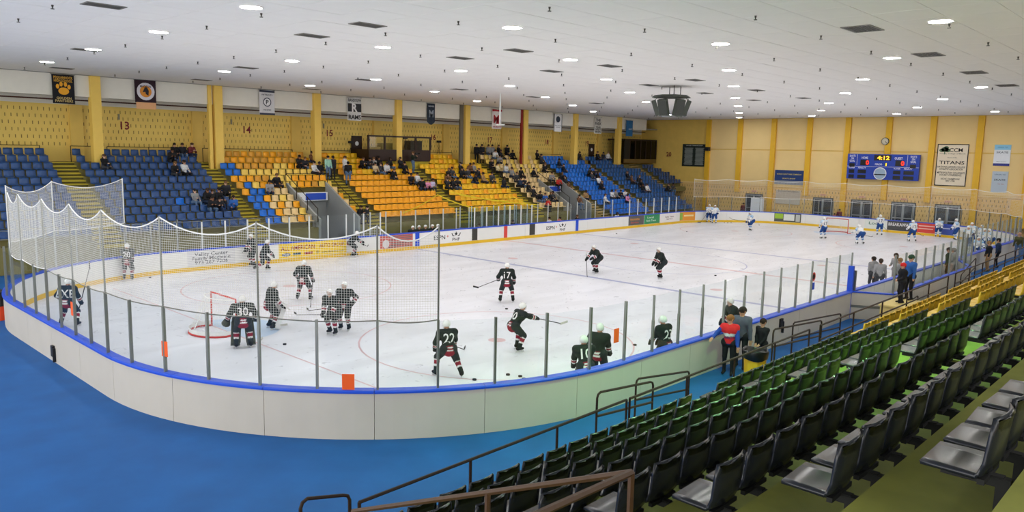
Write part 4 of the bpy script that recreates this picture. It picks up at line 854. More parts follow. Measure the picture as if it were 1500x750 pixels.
DK, MA, WH, PNT = srgb('#1f2725'), srgb('#8a1f33'), srgb('#e6e6e6'), srgb('#272d2f')
def dark_team(tg, t, s):
    if tg in ('top', 'shoulder', 'sleeve'):
        if tg == 'top' and s < .1: return MA if s < -.08 else WH if s < -.045 else MA if s < .0 else WH if s < .035 else MA if s < .07 else DK
        return DK
    if tg == 'cuff': return WH if .15 < t < .3 or .6 < t < .72 else MA if .3 <= t <= .6 else DK
    if tg == 'sock': return WH if .1 < t < .22 or .5 < t < .62 else MA if .22 <= t <= .5 else DK
    return {'pants': PNT, 'glove': srgb('#1a1b1e')}.get(tg, SK.get(tg, DK))
LB, NV = srgb('#6fa6da'), srgb('#1f4584')
def white_team(tg, t, s):
    if tg == 'top': return NV if s < -.02 else LB if s < .03 else WH
    if tg == 'shoulder': return srgb('#bcd6ee')
    if tg == 'sleeve': return LB if t < .45 else WH
    if tg == 'cuff': return NV if .2 < t < .4 else WH
    if tg == 'sock': return LB if .3 < t < .45 else NV if .45 <= t < .55 else WH
    return {'pants': NV, 'glove': srgb('#2a3d63')}.get(tg, SK.get(tg, WH))
# helmet and cage, shared
hm = MB(); NL, NA = 18, 7; P_ = []
for i in range(NA):
    for j in range(NL):
        lo = 2*math.pi*j/NL; fr = (1+math.cos(lo))/2; bot = R(-38+58*max(0, fr*1.6-.6)); la = R(88)+(bot-R(88))*i/(NA-1)
        P_.append((-.008+.128*math.cos(la)*math.cos(lo), .112*math.cos(la)*math.sin(lo), .01+.122*math.sin(la)))
hm.add(P_, [(i*NL+j, (i+1)*NL+j, (i+1)*NL+(j+1) % NL, i*NL+(j+1) % NL) for i in range(NA-1) for j in range(NL)]+[tuple(range(NL))])
helm = hm.data('helmet'); helm.polygons.foreach_set('use_smooth', [True]*len(helm.polygons)); helm.materials.append(mat('white_helmet', '#e9e9e7', .25, noise=.03)); 
cg = MB()
for z in (.02, -.02, -.06, -.1): cg.tube([(.135*math.cos(a)*(1 if z > -.08 else .85), .105*math.sin(a), z) for a in np.linspace(-1.3, 1.3, 9)], .004, 4)
for a in (-1., -.5, 0, .5, 1.): cg.tube([(.13*math.cos(a), .1*math.sin(a), .03), (.137*math.cos(a), .105*math.sin(a), -.04), (.115*math.cos(a), .09*math.sin(a), -.11)], .004, 4)
cage = cg.data('face_cage'); cage.materials.append(mat('cage_wire', '#b9bbbb', .4, .5, noise=0))
bl = MB().box(-.13, .16, -.004, .004, -.075, -.045).box(-.09, .0, -.02, .02, -.05, -.02).box(.06, .14, -.02, .02, -.05, -.02); blade = bl.data('skate_blade'); blade.materials.append(mat('skate_steel', '#c9cccd', .3, .5, noise=0))
def child(nm, me, root, loc, xa, za):
    o = bpy.data.objects.new(nm, me); COL.objects.link(o); o.parent = root; x = nrm(xa); y = np.cross(za, x); y = nrm(y); z = np.cross(x, y)
    o.matrix_local = Matrix(((x[0], y[0], z[0], loc[0]), (x[1], y[1], z[1], loc[1]), (x[2], y[2], z[2], loc[2]), (0, 0, 0, 1))); return o
M_num = mat('jersey_white_twill', '#e4e2e2', .7, noise=0); M_numn = mat('jersey_navy_twill', '#23345e', .7, noise=0); M_tape_b = mat('stick_black', '#17181b', .5, noise=.1); M_tape_w = mat('stick_white_tape', '#c9c7bd', .6, noise=0); M_pad = mat('goalie_pad_dark', '#474b3c', .6, noise=.2, scale=6); M_padw = mat('goalie_pad_white', '#dcdcdc', .5, noise=.05)
CACHE = {}
def inrink(x, y, m=.5):   # keep skaters clear of the boards
    r = RC-m; cx = min(max(x, X0+RC), X1-RC); cy = min(max(y, Y0+RC), Y1-RC); d = math.hypot(x-cx, y-cy)
    return (x, y) if d <= r else (cx+(x-cx)*r/d, cy+(y-cy)*r/d)
def player(foot, yaw, team, label, pose, num=None, stick=None, kind='player', vox=.027, num_side=-1, name='hockey_player', z=0., scale=1., detail=True, sl=None):
    if z == 0.: foot = inrink(*foot)
    sk = skel(kind=kind, **pose); key = repr((pose, kind, vox))
    if key not in CACHE: CACHE[key] = sdf_mesh(sk['prims'], vox)
    V, F, bi, bt = CACHE[key]; fn = team; me = quadmesh('player_body', V, F, paint(sk, V, bi, bt, fn)); me.materials.append(M_cloth)
    o = bpy.data.objects.new(name, me); COL.objects.link(o); o.location = (foot[0], foot[1], z); o.rotation_euler.z = R(yaw); o.scale = (scale,)*3
    tag(o, label, 'person', 'players in dark jerseys' if team is dark_team else 'players in white and blue jerseys')
    h = child('helmet', helm, o, sk['H']+sk['hu']*.015, sk['hf'], sk['hu'])
    if detail:
        child('face_cage', cage, h, (0, 0, 0), (1, 0, 0), np.array([0, 0, 1.]))
        for kn, an, td in sk['K']: child('skate_blade', blade, o, an+np.array([0, 0, -.055])+td*.02, td, np.array([0, 0, 1.]))
    if num:
        bvh = BVHTree.FromPolygons([tuple(p) for p in V], [tuple(f) for f in F]); v, f, sz = text2d(num); hgt = .27; f0 = np.cross(sk['sl'], sk['u']); rt = -sk['sl'] if num_side < 0 else sk['sl']
        if num_side < 0: rt = -sk['sl']*-1 if False else -sk['sl']
        cc = sk['P']+sk['u']*.28; out = []
        # seen from behind the reader's right is the wearer's right
        for p in v:
            base = cc+rt*(1 if num_side < 0 else -1)*p[0]*hgt/sz[1]*.9*(1 if num_side < 0 else -1)+sk['u']*p[1]*hgt/sz[1]; org = base+num_side*f0*.6
            hit = bvh.ray_cast(Vector(org), Vector(-num_side*f0)); q = np.array(hit[0]) if hit[0] is not None else base+num_side*f0*.2; out.append(q+num_side*f0*.012)
        t = MB(); t.add(out, f); tm = t.data('jersey_number'); tm.materials.append(M_num if team is dark_team else M_numn); c = bpy.data.objects.new('jersey_number', tm); COL.objects.link(c); c.parent = o
    if kind == 'goalie':
        for kn, an, td in sk['K']:
            ax = nrm(kn-an); fwd = nrm(td-ax*(td@ax)); lat = np.cross(ax, fwd); c = an+ax*.4+fwd*.1; pd = MB(); pd.obox(c, lat*.14, fwd*.07, ax*.34); pd.obox(c+ax*.38-fwd*.01, lat*.125, fwd*.06, ax*.09); pd.obox(c-ax*.36+fwd*.05, lat*.13, fwd*.09, ax*.06); pd.obox(c+fwd*.08, lat*.05, fwd*.02, ax*.32)
            pm = pd.data('leg_pad'); pm.materials.append(M_padw if sl == 'w' else M_pad); c_ = bpy.data.objects.new('leg_pad', pm); COL.objects.link(c_); c_.parent = o
        for hi, (E, Wp, d) in enumerate(sk['W']):
            sd = nrm(np.cross(d, (0, 0, 1.01))); g = MB()
            if hi: g.obox(Wp+d*.03+np.array([.07, 0, 0]), d*.19, np.array([.035, 0, 0]), sd*.11)
            else: g.cone(Wp, Wp+d*.2, .09, .14, 10)
            gm = g.data('blocker' if hi else 'catching_glove'); gm.materials.append(M_padw if sl == 'w' else M_pad); c_ = bpy.data.objects.new('blocker' if hi else 'catching_glove', gm); COL.objects.link(c_); c_.parent = o
    if stick is not None:
        E, Wp, d = sk['W'][stick.get('h', 1)]; ca, sa = math.cos(R(yaw)), math.sin(R(yaw)); T = lambda p: np.array([foot[0]+(p[0]*ca-p[1]*sa)*scale, foot[1]+(p[0]*sa+p[1]*ca)*scale, z+p[2]*scale])
        hand = T(Wp+d*.05); tip = np.asarray(stick['tip'], float); ax = nrm(tip-hand); top = hand-ax*stick.get('over', .35); st = thing('hockey_stick', tuple((top+tip)/2*np.array([1, 1, 0])+np.array([0, 0, min(tip[2], top[2])])), stick['label'], 'hockey stick', 'hockey sticks')
        MB().tube([top, tip-ax*.03], .015, 5).build('shaft', M_tape_b, st); MB().tube([top, top+ax*.12], .018, 5).build('grip_tape', M_tape_w, st)
        bd_ = nrm(np.array([ax[0], ax[1], 0.])) if abs(ax[2]) < .95 else np.array([1., 0, 0]); wv = nrm(np.cross(bd_, (0, 0, 1.)))
        if abs(tip[2]) < .15: MB().obox((tip+bd_*.12+np.array([0, 0, .035])), bd_*.15, wv*.008, (0, 0, .035)).build('stick_blade', M_tape_w if stick.get('w') else M_tape_b, st)
        else: up = nrm(np.cross(wv, ax)); MB().obox(tip+ax*.1+up*.05, nrm(ax+up*.5)*.15, wv*.008, nrm(up-ax*.5)*.035).build('stick_blade', M_tape_w if stick.get('w') else M_tape_b, st)
    return o, sk
# poses -----------------------------------------------------------------
Z1, Z2 = .145, .145
UP = dict(pel=(-.03, .93), lean=.18, feet=((.02, .17), (-.02, -.17)), fz=(Z1, Z2), hands=((.38, .12, .95), (.36, -.15, .9)))
WIDE = dict(pel=(-.05, .88), lean=.22, feet=((.0, .27), (.0, -.27)), fz=(Z1, Z2), hands=((.25, .36, .95), (.25, -.3, .85)), toe=(.3, -.3))
BEND = dict(pel=(-.15, .84), lean=.75, feet=((.12, .18), (-.05, -.2)), fz=(Z1, Z2), hands=((.55, .28, .85), (.6, -.15, .75)), hpitch=-.2)
STRD = dict(pel=(-.02, .84), lean=.45, feet=((.22, .2), (-.45, -.22)), fz=(Z1, .24), hands=((.42, .28, .9), (.45, -.12, .8)), hpitch=-.15)
WSTR = dict(pel=(-.05, .82), lean=.35, feet=((.12, .32), (-.2, -.34)), fz=(Z1, Z2), hands=((.25, .3, .8), (.4, -.3, .8)), toe=(.3, -.4))
LEAN = dict(pel=(-.12, .88), lean=.55, feet=((.08, .15), (-.05, -.15)), fz=(Z1, Z2), hands=((.4, .2, .8), (.42, -.12, .75)), hpitch=-.15)
HIPS = dict(pel=(0, .93), lean=.1, feet=((.05, .15), (-.02, -.17)), fz=(Z1, Z2), hands=((.1, .3, 1.0), (.35, -.2, .9)))
GOAL = dict(pel=(-.05, .88), lean=.3, feet=((.02, .22), (.0, -.22)), fz=(Z1, Z2), hands=((.28, .45, .88), (.28, -.42, .88)), shoulder=.21)
def ft(u, v): p = onz(u, v, 0.); return (p[0], p[1])
def hd(u, v, h): p = onz(u, v, h); return (p[0], p[1])
def tipz(u, v, z=0.): return onz(u, v, z)
D = dark_team
player(ft(180, 410), 62, D, 'dark jerseyed player numbered 20 standing by the far left corner boards', UP, '20 ', dict(h=1, tip=tipz(186, 405), label='dark stick held upright by the far left corner player'))
player(ft(361, 388), 185, D, 'dark jerseyed player standing against the grey clinic advert', UP, None, dict(h=1, tip=tipz(336, 386), label='black stick resting on ice before the clinic advert'))
player(ft(386, 397), -20, D, 'dark jerseyed player striding left of the yellow car advert', STRD)
player(ft(445, 440), 40, D, 'dark jerseyed player standing alone in the left circle with back turned', WIDE, None, dict(h=1, tip=tipz(455, 449), label='stick of the lone player in the left circle'))
player(ft(517, 376), -35, D, 'dark jerseyed player leaning forward at the right end of yellow advert', BEND, None, dict(h=1, tip=tipz(538, 361, .5), label='black stick pointing right beside the yellow advert'))
gA = player(ft(357, 510), 66, D, 'goalkeeper numbered 30 seen from behind in front of the left goal', GOAL, '30', dict(h=1, tip=tipz(382, 499), label='wide goalkeeper stick with pale paddle beside number 30', w=1), kind='goalie')
gB = player(ft(397, 482), -10, D, 'second goalkeeper with white leg pads at the left goal crease', GOAL, None, dict(h=0, tip=tipz(411, 478), label='goalkeeper stick at the edge of the blue crease', w=1), kind='goalie', sl='w')
player(ft(488, 490), 205, D, 'front dark jerseyed player of the pair right of the left goal', LEAN, None, dict(h=1, tip=tipz(434, 461, .12), label='nearer of two black sticks crossing left of the pair', over=.25))
player(ft(506, 484), 215, D, 'rear dark jerseyed player of the pair with hand on hip', HIPS, None, dict(h=1, tip=tipz(452, 455), label='farther of two black sticks crossing left of the pair', over=.25))
player(ft(656, 552), 66, D, 'dark jerseyed player numbered 22 striding away by the near glass', WSTR, '22', dict(h=1, tip=tipz(680, 512), label='black stick in front of the striding number 22', over=.2))
player(ft(757, 514), -14, D, 'dark jerseyed player leaning right with outstretched stick near the glass', dict(BEND, hands=((.62, .2, 1.05), (.72, -.1, 1.0)), lean=.62), '10', dict(h=1, tip=tipz(822, 474, .75), label='stick held out to the right with pale blade', over=.25, w=1))
player(ft(742, 443), 46, D, 'dark jerseyed player numbered 17 standing wide legged in mid ice', WIDE, '17', dict(h=0, tip=tipz(700, 421, .45), label='black stick pointing left held by number 17', over=.15))
player(ft(874, 400), 165, D, 'dark jerseyed player bending over a stick on the near blue line', BEND, None, dict(h=1, tip=tipz(860, 405), label='black stick touching the near blue line', over=.5))
player(ft(968, 408), 150, D, 'dark jerseyed player leaning left between the blue and red lines', LEAN)
player(hd(858, 488, 1.72), 52, D, 'dark jerseyed player numbered 10 pressed to the near boards', LEAN, '10')
player(hd(878, 474, 1.75), 20, D, 'dark jerseyed player behind the orange notice at the near boards', HIPS)
player(hd(975, 464, 1.72), 82, D, 'dark jerseyed player numbered 23 facing left at the near boards', UP, '23')
player(hd(1078, 433, 1.7), 140, D, 'dark jerseyed player leaning behind the man in the grey jacket', LEAN)
player(hd(97, 405, 1.76), 48, D, 'dark jerseyed player with white back lettering behind the left glass', WIDE, 'EXE', dict(h=1, tip=tipz(131, 393, 1.9), label='stick raised beside the player behind the left glass'))
W = white_team
wl = [((1032, 325), 200, UP, 'left one of two white jerseyed players by the far corner boards'), ((1046, 327.5), 215, HIPS, 'right one of two white jerseyed players by the far corner boards'), ((1100, 338), 150, LEAN, 'white jerseyed player swinging a stick left in the far ice'), ((1206, 350), 60, UP, 'white jerseyed player standing left of the distant goal'), ((1260, 358), 55, dict(BEND, feet=((.0, .26), (.0, -.26)), lean=.9), 'white jerseyed player bent over with hands on knees'), ((1288, 345), 30, UP, 'white jerseyed player right of the distant goal'), ((1336, 354), 46, WIDE, 'white jerseyed player numbered 12 standing in the far ice'), ((1377, 347), 200, LEAN, 'white jerseyed player leaning before the blue end advert'), ((1400, 352), 120, UP, 'white jerseyed player by the near end of the end boards')]
for k, (q, yaw, ps, lab) in enumerate(wl):
    stk = {2: dict(h=1, tip=tipz(1072, 321, .9), label='stick swung to the left by a far white player', w=1), 3: dict(h=1, tip=tipz(1232, 332), label='black stick pointing at the distant goal mouth'), 4: dict(h=1, tip=tipz(1277, 347), label='stick of the bent over white player'), 6: dict(h=1, tip=tipz(1352, 346), label='black stick of the white player numbered 12'), 0: dict(h=1, tip=tipz(1026, 326), label='stick of the left far corner player'), 5: dict(h=1, tip=tipz(1302, 340), label='stick of the player right of the distant goal')}.get(k)
    f = ft(*q); f = (min(f[0], 61.3), f[1])
    player(f, yaw, W, lab, ps, '12' if k == 6 else '17' if k in (3, 5) else None, stk, vox=.032)
for k, (u, v) in enumerate([(1427, 325), (1436, 323), (1446, 326), (1420, 331), (1441, 334), (1453, 332), (1450, 342)]):
    f = hd(u, v, 1.75); f = (min(f[0], 57.), max(f[1], .3)); player(f, [200, 230, 150, 180, 250, 140, 210][k], W, 'white jerseyed player in the huddle at the far right corner, %s from the left' % ['second', 'third', 'fifth', 'first', 'fourth', 'seventh', 'sixth'][k], [UP, HIPS, LEAN, UP, HIPS, LEAN, BEND][k], None, None, vox=.034, detail=False)
# seated players on the far bench
SITP = dict(pel=(-.1, .55), lean=.3, feet=((.36, .14), (.36, -.14)), fz=(.12, .12), hands=((.32, .15, .72), (.32, -.15, .7)))
for k, (u, v) in enumerate([(604, 324), (613, 321), (622, 319), (632, 321), (640, 323)]):
    p = ony(u, v, 27.25); player((p[0], 27.25), -90+8*(k-2), D, 'dark jerseyed player sitting on the far bench, %s from the left' % ORD[k], SITP, None, None, vox=.034, detail=False, z=.02)
# ---------------------------------------------------------------- spectators
def hexcol(n): return srgb({'black': '#1a1b20', 'dark': '#26272d', 'gray': '#8d8d8f', 'white': '#d8d8da', 'brown': '#6b4a33', 'tan': '#a8865c', 'beige': '#cdb894', 'mint': '#9ccbb8', 'pink': '#d78bb0', 'lav': '#c3bcdc', 'red': '#c8352f', 'blue': '#2f5fa8', 'navy': '#26344f', 'green': '#27332a', 'cream': '#e0d2a8', 'salmon': '#d8705f', 'olive': '#4a4a2c', 'maroon': '#6b2b2e', 'jeans': '#5b7393', 'charcoal': '#3b3d42', 'slate': '#565b6c'}[n])
SIT = [dict(pel=(-.06, .5), lean=.05, feet=((.4, .12), (.4, -.12)), hands=((.3, .12, .6), (.3, -.12, .6)), hair='short'),
       dict(pel=(-.06, .5), lean=.35, feet=((.34, .16), (.3, -.1)), hands=((.36, .08, .62), (.36, -.05, .62)), hair='hood', bulk=.02),
       dict(pel=(-.08, .5), lean=-.1, feet=((.45, .1), (.36, -.14)), hands=((.2, .2, .58), (.26, -.05, .75)), hair='long', side=.08),
       dict(pel=(-.06, .5), lean=.15, feet=((.38, .08), (.4, -.18)), hands=((.25, .02, .78), (.3, -.14, .6)), hair='long', hyaw=.6, bulk=.015),
       dict(pel=(-.06, .5), lean=.5, feet=((.3, .15), (.3, -.15)), hands=((.42, .1, .75), (.42, -.1, .75)), hair='cap', hpitch=-.25, bulk=.02),
       dict(pel=(-.06, .5), lean=.1, feet=((.4, .1), (.38, -.12)), hands=((.3, .15, .6), (.1, -.28, .62)), hair='short', hyaw=-.7, bulk=.025)]
STD = [dict(hands=((.12, .27, .8), (.12, -.27, .8)), hair='short', bulk=.015), dict(hands=((.22, .05, .98), (.22, -.05, 1.0)), hair='hood', bulk=.03, lean=.02), dict(hands=((.3, .12, 1.35), (.32, -.1, 1.38)), hair='cap', lean=-.02), dict(hands=((.1, .25, .85), (.28, -.1, 1.1)), hair='long', feet=((.08, .1), (-.08, -.12)))]
def person(pose, pos, yaw, top, pants, label, hair='#2a211d', vox=.036, name='person', scale=1., group=None, paintf=None, skin=None, fingers=False):
    sk = skel(**pose); key = repr((pose, vox))
    if key not in CACHE: CACHE[key] = sdf_mesh(sk['prims'], vox)
    V, F, bi, bt = CACHE[key]; tc, pc, hc = hexcol(top), hexcol(pants), srgb(hair)
    fn = paintf or (lambda tg, t, s: tc if tg in ('top', 'shoulder', 'sleeve', 'cuff') else pc if tg == 'pants' else hc if tg == 'hair' else (skin or SK['skin']) if tg == 'skin' else SK['shoe'])
    C = paint(sk, V, bi, bt, fn)
    if fingers:   # separate curled fingers grown from each palm, joined into the same surface mesh
        for si, (E, Wp, d) in enumerate(sk['W']):
            sd = nrm(np.cross(d, (0, 0, 1.01))); dn = nrm(np.cross(sd, d)); fp = []
            for f, ln in enumerate((.065, .075, .07, .055)):
                a = Wp+d*.07+sd*(.033-.021*f); b_ = a+d*ln*.6; fp += [(a, b_, .0095, .009, 's'), (b_, b_+d*ln*.35-np.array([0, 0, .028]), .009, .0075, 's')]
            a = Wp+d*.02+sd*(.04 if si else -.04); fp += [(a, a+d*.045+sd*(.02 if si else -.02), .012, .0095, 's'), (Wp, Wp+d*.075, .026, .03, 's')]
            v2, f2, _, _ = sdf_mesh(fp, .0065, .006); F = np.concatenate([F, f2+len(V)]); V = np.concatenate([V, v2]); C = np.concatenate([C, np.tile(np.array(skin or SK['skin']), (len(v2), 1))])
    me = quadmesh('person_body', V, F, C); me.materials.append(M_cloth); o = bpy.data.objects.new(name, me); COL.objects.link(o); o.location = pos; o.rotation_euler.z = R(yaw); o.scale = (scale,)*3
    tag(o, label, 'person', group); return o, sk
AUD = """255.6 215 black;261 212 dark;275 215 maroon;251 223 black;255.6 241 black;271 243 white;286 282 gray;301 280 black;308 282 black;321 281 black;331 278 dark;310 293 black;320 292 black;342 296 blue;154 233 black;
439 232 black;446.5 232 dark;457 229 brown;460.5 242 white;468 242 black;529.6 233.6 black;540 234.5 dark;547 235.5 gray;555 234.5 black;550 244 beige;565 243 white;558 246 charcoal;395 269 gray;405.5 266 black;525 304 black;534 306 dark;
571 236 black;587.6 234 dark;593 242 black;575.5 251.6 black;602.5 258 black;611.5 259 white;618 265 black;623 267.5 pink;631 267.5 lav;656.7 250.7 black;663 250.7 charcoal;676 242 dark;687.5 242 brown;694 244 gray;677 250 black;685 251 charcoal;694 257 black;655 258 brown;664 263 black;656 270 dark;669 268.5 black;699 251 dark;708 257 tan;721 258 charcoal;751 224 dark;
724 225 white;731 230.5 gray;719.6 238 black;735 224 dark;730 245 cream;740 244 white;750 252 gray;763.5 251 black;757 257 charcoal;760 262 navy;766 262 dark;738 264 dark;788 225 black;794 231 charcoal;797 241.6 black;819.5 238 black;826 241 black;782 253 black;807 258 gray;817.6 263 red;823 258 black;834.5 269.6 brown;829 264 dark;847.5 227 black;875.5 227.6 black;884 226.7 dark;891 227.6 white;
862.5 251 black;870 251 dark;875.5 254.7 black;868 259 charcoal;877.5 264 white;880 269 black;774.7 271.5 black;782 281 dark;791.5 282.7 black;788 288 blue;801 294 red;806.5 286.5 black;795 290 charcoal;849.4 288 brown;857 286 tan;887 287.4 white;896.5 283 white;902 282 gray;907.6 281 black;914 283 white;919 287 pink;920 257.5 black;927 262 brown;934.7 263 dark;942 273 black;948 274 white;939 266 black;976.7 271.5 black;984 273 charcoal"""
SECN = ['leftmost navy', 'navy', 'ochre', 'left golden', 'right golden', 'cream', 'bright blue', 'mid blue', 'corner navy']
HAIRS = ['#1d1815', '#2f231b', '#4a3422', '#171413', '#6b4c2c', '#241c18']
PANTS = ['black', 'dark', 'jeans', 'charcoal', 'navy']
from collections import Counter
used = Counter(); taken = set(); aud = []
for k, it in enumerate(AUD.replace('\n', '').split(';')):
    u, v, c = it.split(); u, v = float(u), float(v); Q = onst(u, v, .30); j = int(round((YT-.22-Q[1])/DJ)); j = min(max(j, 0), 12)
    y = rowY(j)-.17; x = ony(u, v, y)[0]
    while any(abs(x-xx) < .4 and j == jj for xx, jj in taken): x += .13
    taken.add((x, j)); aud.append((x, y, j, c, k))
bysec = {}
for a_ in aud:
    si = min(range(9), key=lambda s: abs((SECT[s][0]+SECT[s][1])/2-a_[0])); bysec.setdefault((si, a_[2]), []).append(a_)
for (si, j), L in bysec.items():
    for n, (x, y, j, c, k) in enumerate(sorted(L)):
        ps = SIT[(k*5+k//3) % 6]; pt_ = PANTS[(k*7) % 5]
        person(ps, (x, y, rowZ(j)), -90+RN.uniform(-25, 25), c, pt_, 'seated spectator in %s, %s from left in %s row from top, %s seats' % ({'lav': 'lavender', 'gray': 'grey', 'dark': 'dark grey'}.get(c, c), ORD[n], ORD[j], SECN[si]), HAIRS[k % 6], group='seated spectators', scale=RN.uniform(.95, 1.05), skin=srgb(['#c79a80', '#b98a6e', '#d8ae96', '#8d6248'][k % 4]))
# standing spectators
for k, (u, v, c, p, y, ps, lab) in enumerate([(698, 209, 'black', 'black', 38.5, 0, 'leftmost standing spectator in black below wall number 17'), (706, 209.6, 'dark', 'charcoal', 38.5, 1, 'second standing spectator from left below wall number 17'), (715.5, 210.5, 'gray', 'jeans', 38.5, 1, 'left one of two grey clad standing spectators by the wall'), (721, 210.5, 'gray', 'charcoal', 38.5, 0, 'right one of two grey clad standing spectators by the wall'), (730, 209.6, 'black', 'black', 38.5, 3, 'standing spectator in black right of the grey pair'), (743, 211, 'black', 'dark', 38.5, 1, 'rightmost standing spectator in black at the far wall')]):
    P = ony(u, v, y); person(STD[ps], (P[0], y, zt), -90+RN.uniform(-20, 20), c, p, lab, HAIRS[k % 6], group='standing spectators')
for k, (u, v, c, p, ps, yaw, lab) in enumerate([(480, 227, 'mint', 'jeans', 0, -90, 'spectator in mint green jersey standing on the aisle steps'), (488, 227, 'dark', 'dark', 0, 90, 'spectator in dark jacket standing behind the mint jersey'), (505, 230, 'white', 'gray', 1, -60, 'spectator in white hoodie standing on the aisle'), (510, 239, 'black', 'jeans', 0, 60, 'spectator in long black coat standing on the aisle'), (605, 223, 'green', 'jeans', 2, -60, 'photographer in dark green jacket standing below the press box')]):
    Q = onst(u, v, .95); j = int(round((YT-.2-Q[1])/DJ)); y = rowY(j)-.3; P = ony(u, v, y); o, sk = person(STD[ps], (P[0], y, rowZ(j)), yaw, c, p, lab, HAIRS[k % 6], group='standing spectators')
    if k == 4: cm = MB().box(P[0]-.12, P[0]+.16, y-.5, y-.32, rowZ(j)+1.5, rowZ(j)+1.64); cm.cone((P[0]+.1, y-.5, rowZ(j)+1.57), (P[0]+.16, y-.72, rowZ(j)+1.57), .05, .055, 8); cm.build('camera', M_dark, None, label='black camera held up by the photographer below the press box', cat='camera')
# people on the near side and behind the end glass ----------------------------
def redpaint(tg, t, s):
    if tg == 'top': return srgb('#d6d8de') if .2 < s < .29 else srgb('#23346f') if s < -.0 else srgb('#d12a30')
    if tg == 'shoulder': return srgb('#d12a30')
    if tg == 'sleeve': return srgb('#d12a30') if t < .3 else srgb('#2a4aa8')
    if tg == 'cuff': return srgb('#2a4aa8')
    if tg == 'pants': return srgb('#1b1b22')
    return {'hair': srgb('#8a5a34'), 'skin': srgb('#c99a82')}.get(tg, SK['shoe'])
def eyes(o, sk):
    m = MB()
    for s in (-1, 1):
        c = sk['H']+sk['hf']*.088+sk['hl']*s*.032+sk['hu']*.012; m.cone(c-sk['hf']*.004, c+sk['hf']*.006, .012, .006, 8)
    me = m.data('eyes'); me.materials.append(M_dark); e = bpy.data.objects.new('eyes', me); COL.objects.link(e); e.parent = o
    m = MB(); c = sk['H']+sk['hf']*.083-sk['hu']*.058; m.obox(c, sk['hl']*.022, sk['hf']*.006, sk['hu']*.005); me = m.data('mouth'); me.materials.append(mat('lip_red', '#8c4a40', .6, noise=0)); e = bpy.data.objects.new('mouth', me); COL.objects.link(e); e.parent = o
f = ft(1062, 547)
o, sk = person(dict(pel=(0, .95), lean=.04, feet=((.06, .12), (-.06, -.12)), hands=((.12, .27, .82), (.3, -.42, 1.08)), hair='short', bulk=.025, hyaw=-.55), (f[0], f[1]-.08, -.02), 196, 'red', 'black', 'person in red and blue team jersey resting an arm on near boards', name='person', vox=.02, paintf=redpaint, scale=1.02, fingers=True); eyes(o, sk)
tx = MB(); bvh = BVHTree.FromPolygons([tuple(v.co) for v in o.data.vertices], [tuple(p.vertices) for p in o.data.polygons]); v, fcs, sz = text2d('SAINTS'); f0 = np.array([1., 0, 0]); out = []
for p in v:
    base = sk['P']+np.array([0, p[0]*.3/sz[0], .17+p[1]*.09/sz[1]]); h = bvh.ray_cast(Vector(base+f0*.6), Vector(-f0)); out.append((np.array(h[0]) if h[0] is not None else base)+f0*.01)
tx.add(out, fcs); tm = tx.data('chest_lettering'); tm.materials.append(mat('navy_ink', '#23346f', .6, noise=0)); c = bpy.data.objects.new('chest_lettering', tm); COL.objects.link(c); c.parent = o
o, sk = person(dict(pel=(0, .95), lean=.05, feet=((.05, .12), (-.05, -.12)), hands=((.12, .28, .82), (.12, -.28, .82)), hair='cap', bulk=.03, hyaw=-.4), (12.55, -1.5, -.02), 192, 'slate', 'dark', 'person in grey quilted jacket and cap behind the red jersey', vox=.02, scale=1.08, hair='#2c2622', fingers=True); eyes(o, sk)
o, sk = person(dict(pel=(0, .93), lean=-.02, feet=((.05, .1), (-.05, -.1)), hands=((.22, .08, .92), (.22, -.06, .92)), hair='short', bulk=.0), (12.75, -2.05, -.02), 168, 'black', 'black', 'child in black jacket standing behind the rubbish bin', vox=.02, scale=.92, hair='#2a1d16', fingers=True); eyes(o, sk)
def at(u, v, y, H=1.74): P = ony(u, v, y); return (P[0], y, P[2]-H)
stand_y = [(1337, 372, -3.15, 'blue', 'black', 0, 150, 'person in bright blue jacket and green cap beside the bench', '#2c4a36'), (1324, 391, -3.15, 'black', 'black', 1, 130, 'shorter person in black jacket and red knit hat beside the bench', '#c8282a')]
zb = None
for u, v, y, c, p, ps, yaw, lab, hr in stand_y:
    a_ = at(u, v, y, 1.76 if c == 'blue' else 1.5); zb = a_[2] if zb is None else zb; person(dict(STD[ps], hair='cap' if c == 'blue' else 'short'), (a_[0], y, zb), yaw, c, p, lab, hr, vox=.028, scale=1 if c == 'blue' else .87)
    xb_ = a_[0]
MB().box(xb_-.8, xb_+1.1, -3.6, -2.7, -.02, zb).box(xb_-.85, xb_+1.15, -3.65, -2.65, zb-.06, zb-.01).build('viewing_platform', mat('pale_yellow_plank', '#d8c27a', .6), None, label='pale yellow platform under the two people beside the bench', cat='platform')
for k, (u, v, y, c, p, ps, yaw, lab, hr) in enumerate([(1281, 375, -1.55, 'gray', 'charcoal', 1, 60, 'left official in grey standing on ice behind the low bench boards', '#2a211c'), (1291, 378, -1.35, 'gray', 'charcoal', 0, 20, 'official in pale grey standing close behind the left official', '#3a2f28'), (1314, 370, -1.55, 'gray', 'gray', 3, 150, 'official in grey pointing left beside the bench glass', '#3a2c22'), (1391, 361, -1.75, 'gray', 'gray', 1, 100, 'grey haired official in the near penalty bench', '#8a8680'), (1403, 350, -1.6, 'green', 'black', 0, 100, 'official in dark green jacket in the near penalty bench', '#3a2f28'), (1330, 378, -1.6, 'gray', 'dark', 0, 160, 'person with bare head behind the red knit hat', '#7a5a40')]):
    ic = k in (0, 1, 2, 5); f = hd(u, v, 1.76 if ic else 1.95); f = inrink(*f, .4) if ic else (min(f[0], 34.9), -1.55+.2*(k == 4))
    person(STD[ps], (*f, 0. if ic else .2), yaw, c, p, lab, hr, vox=.03)
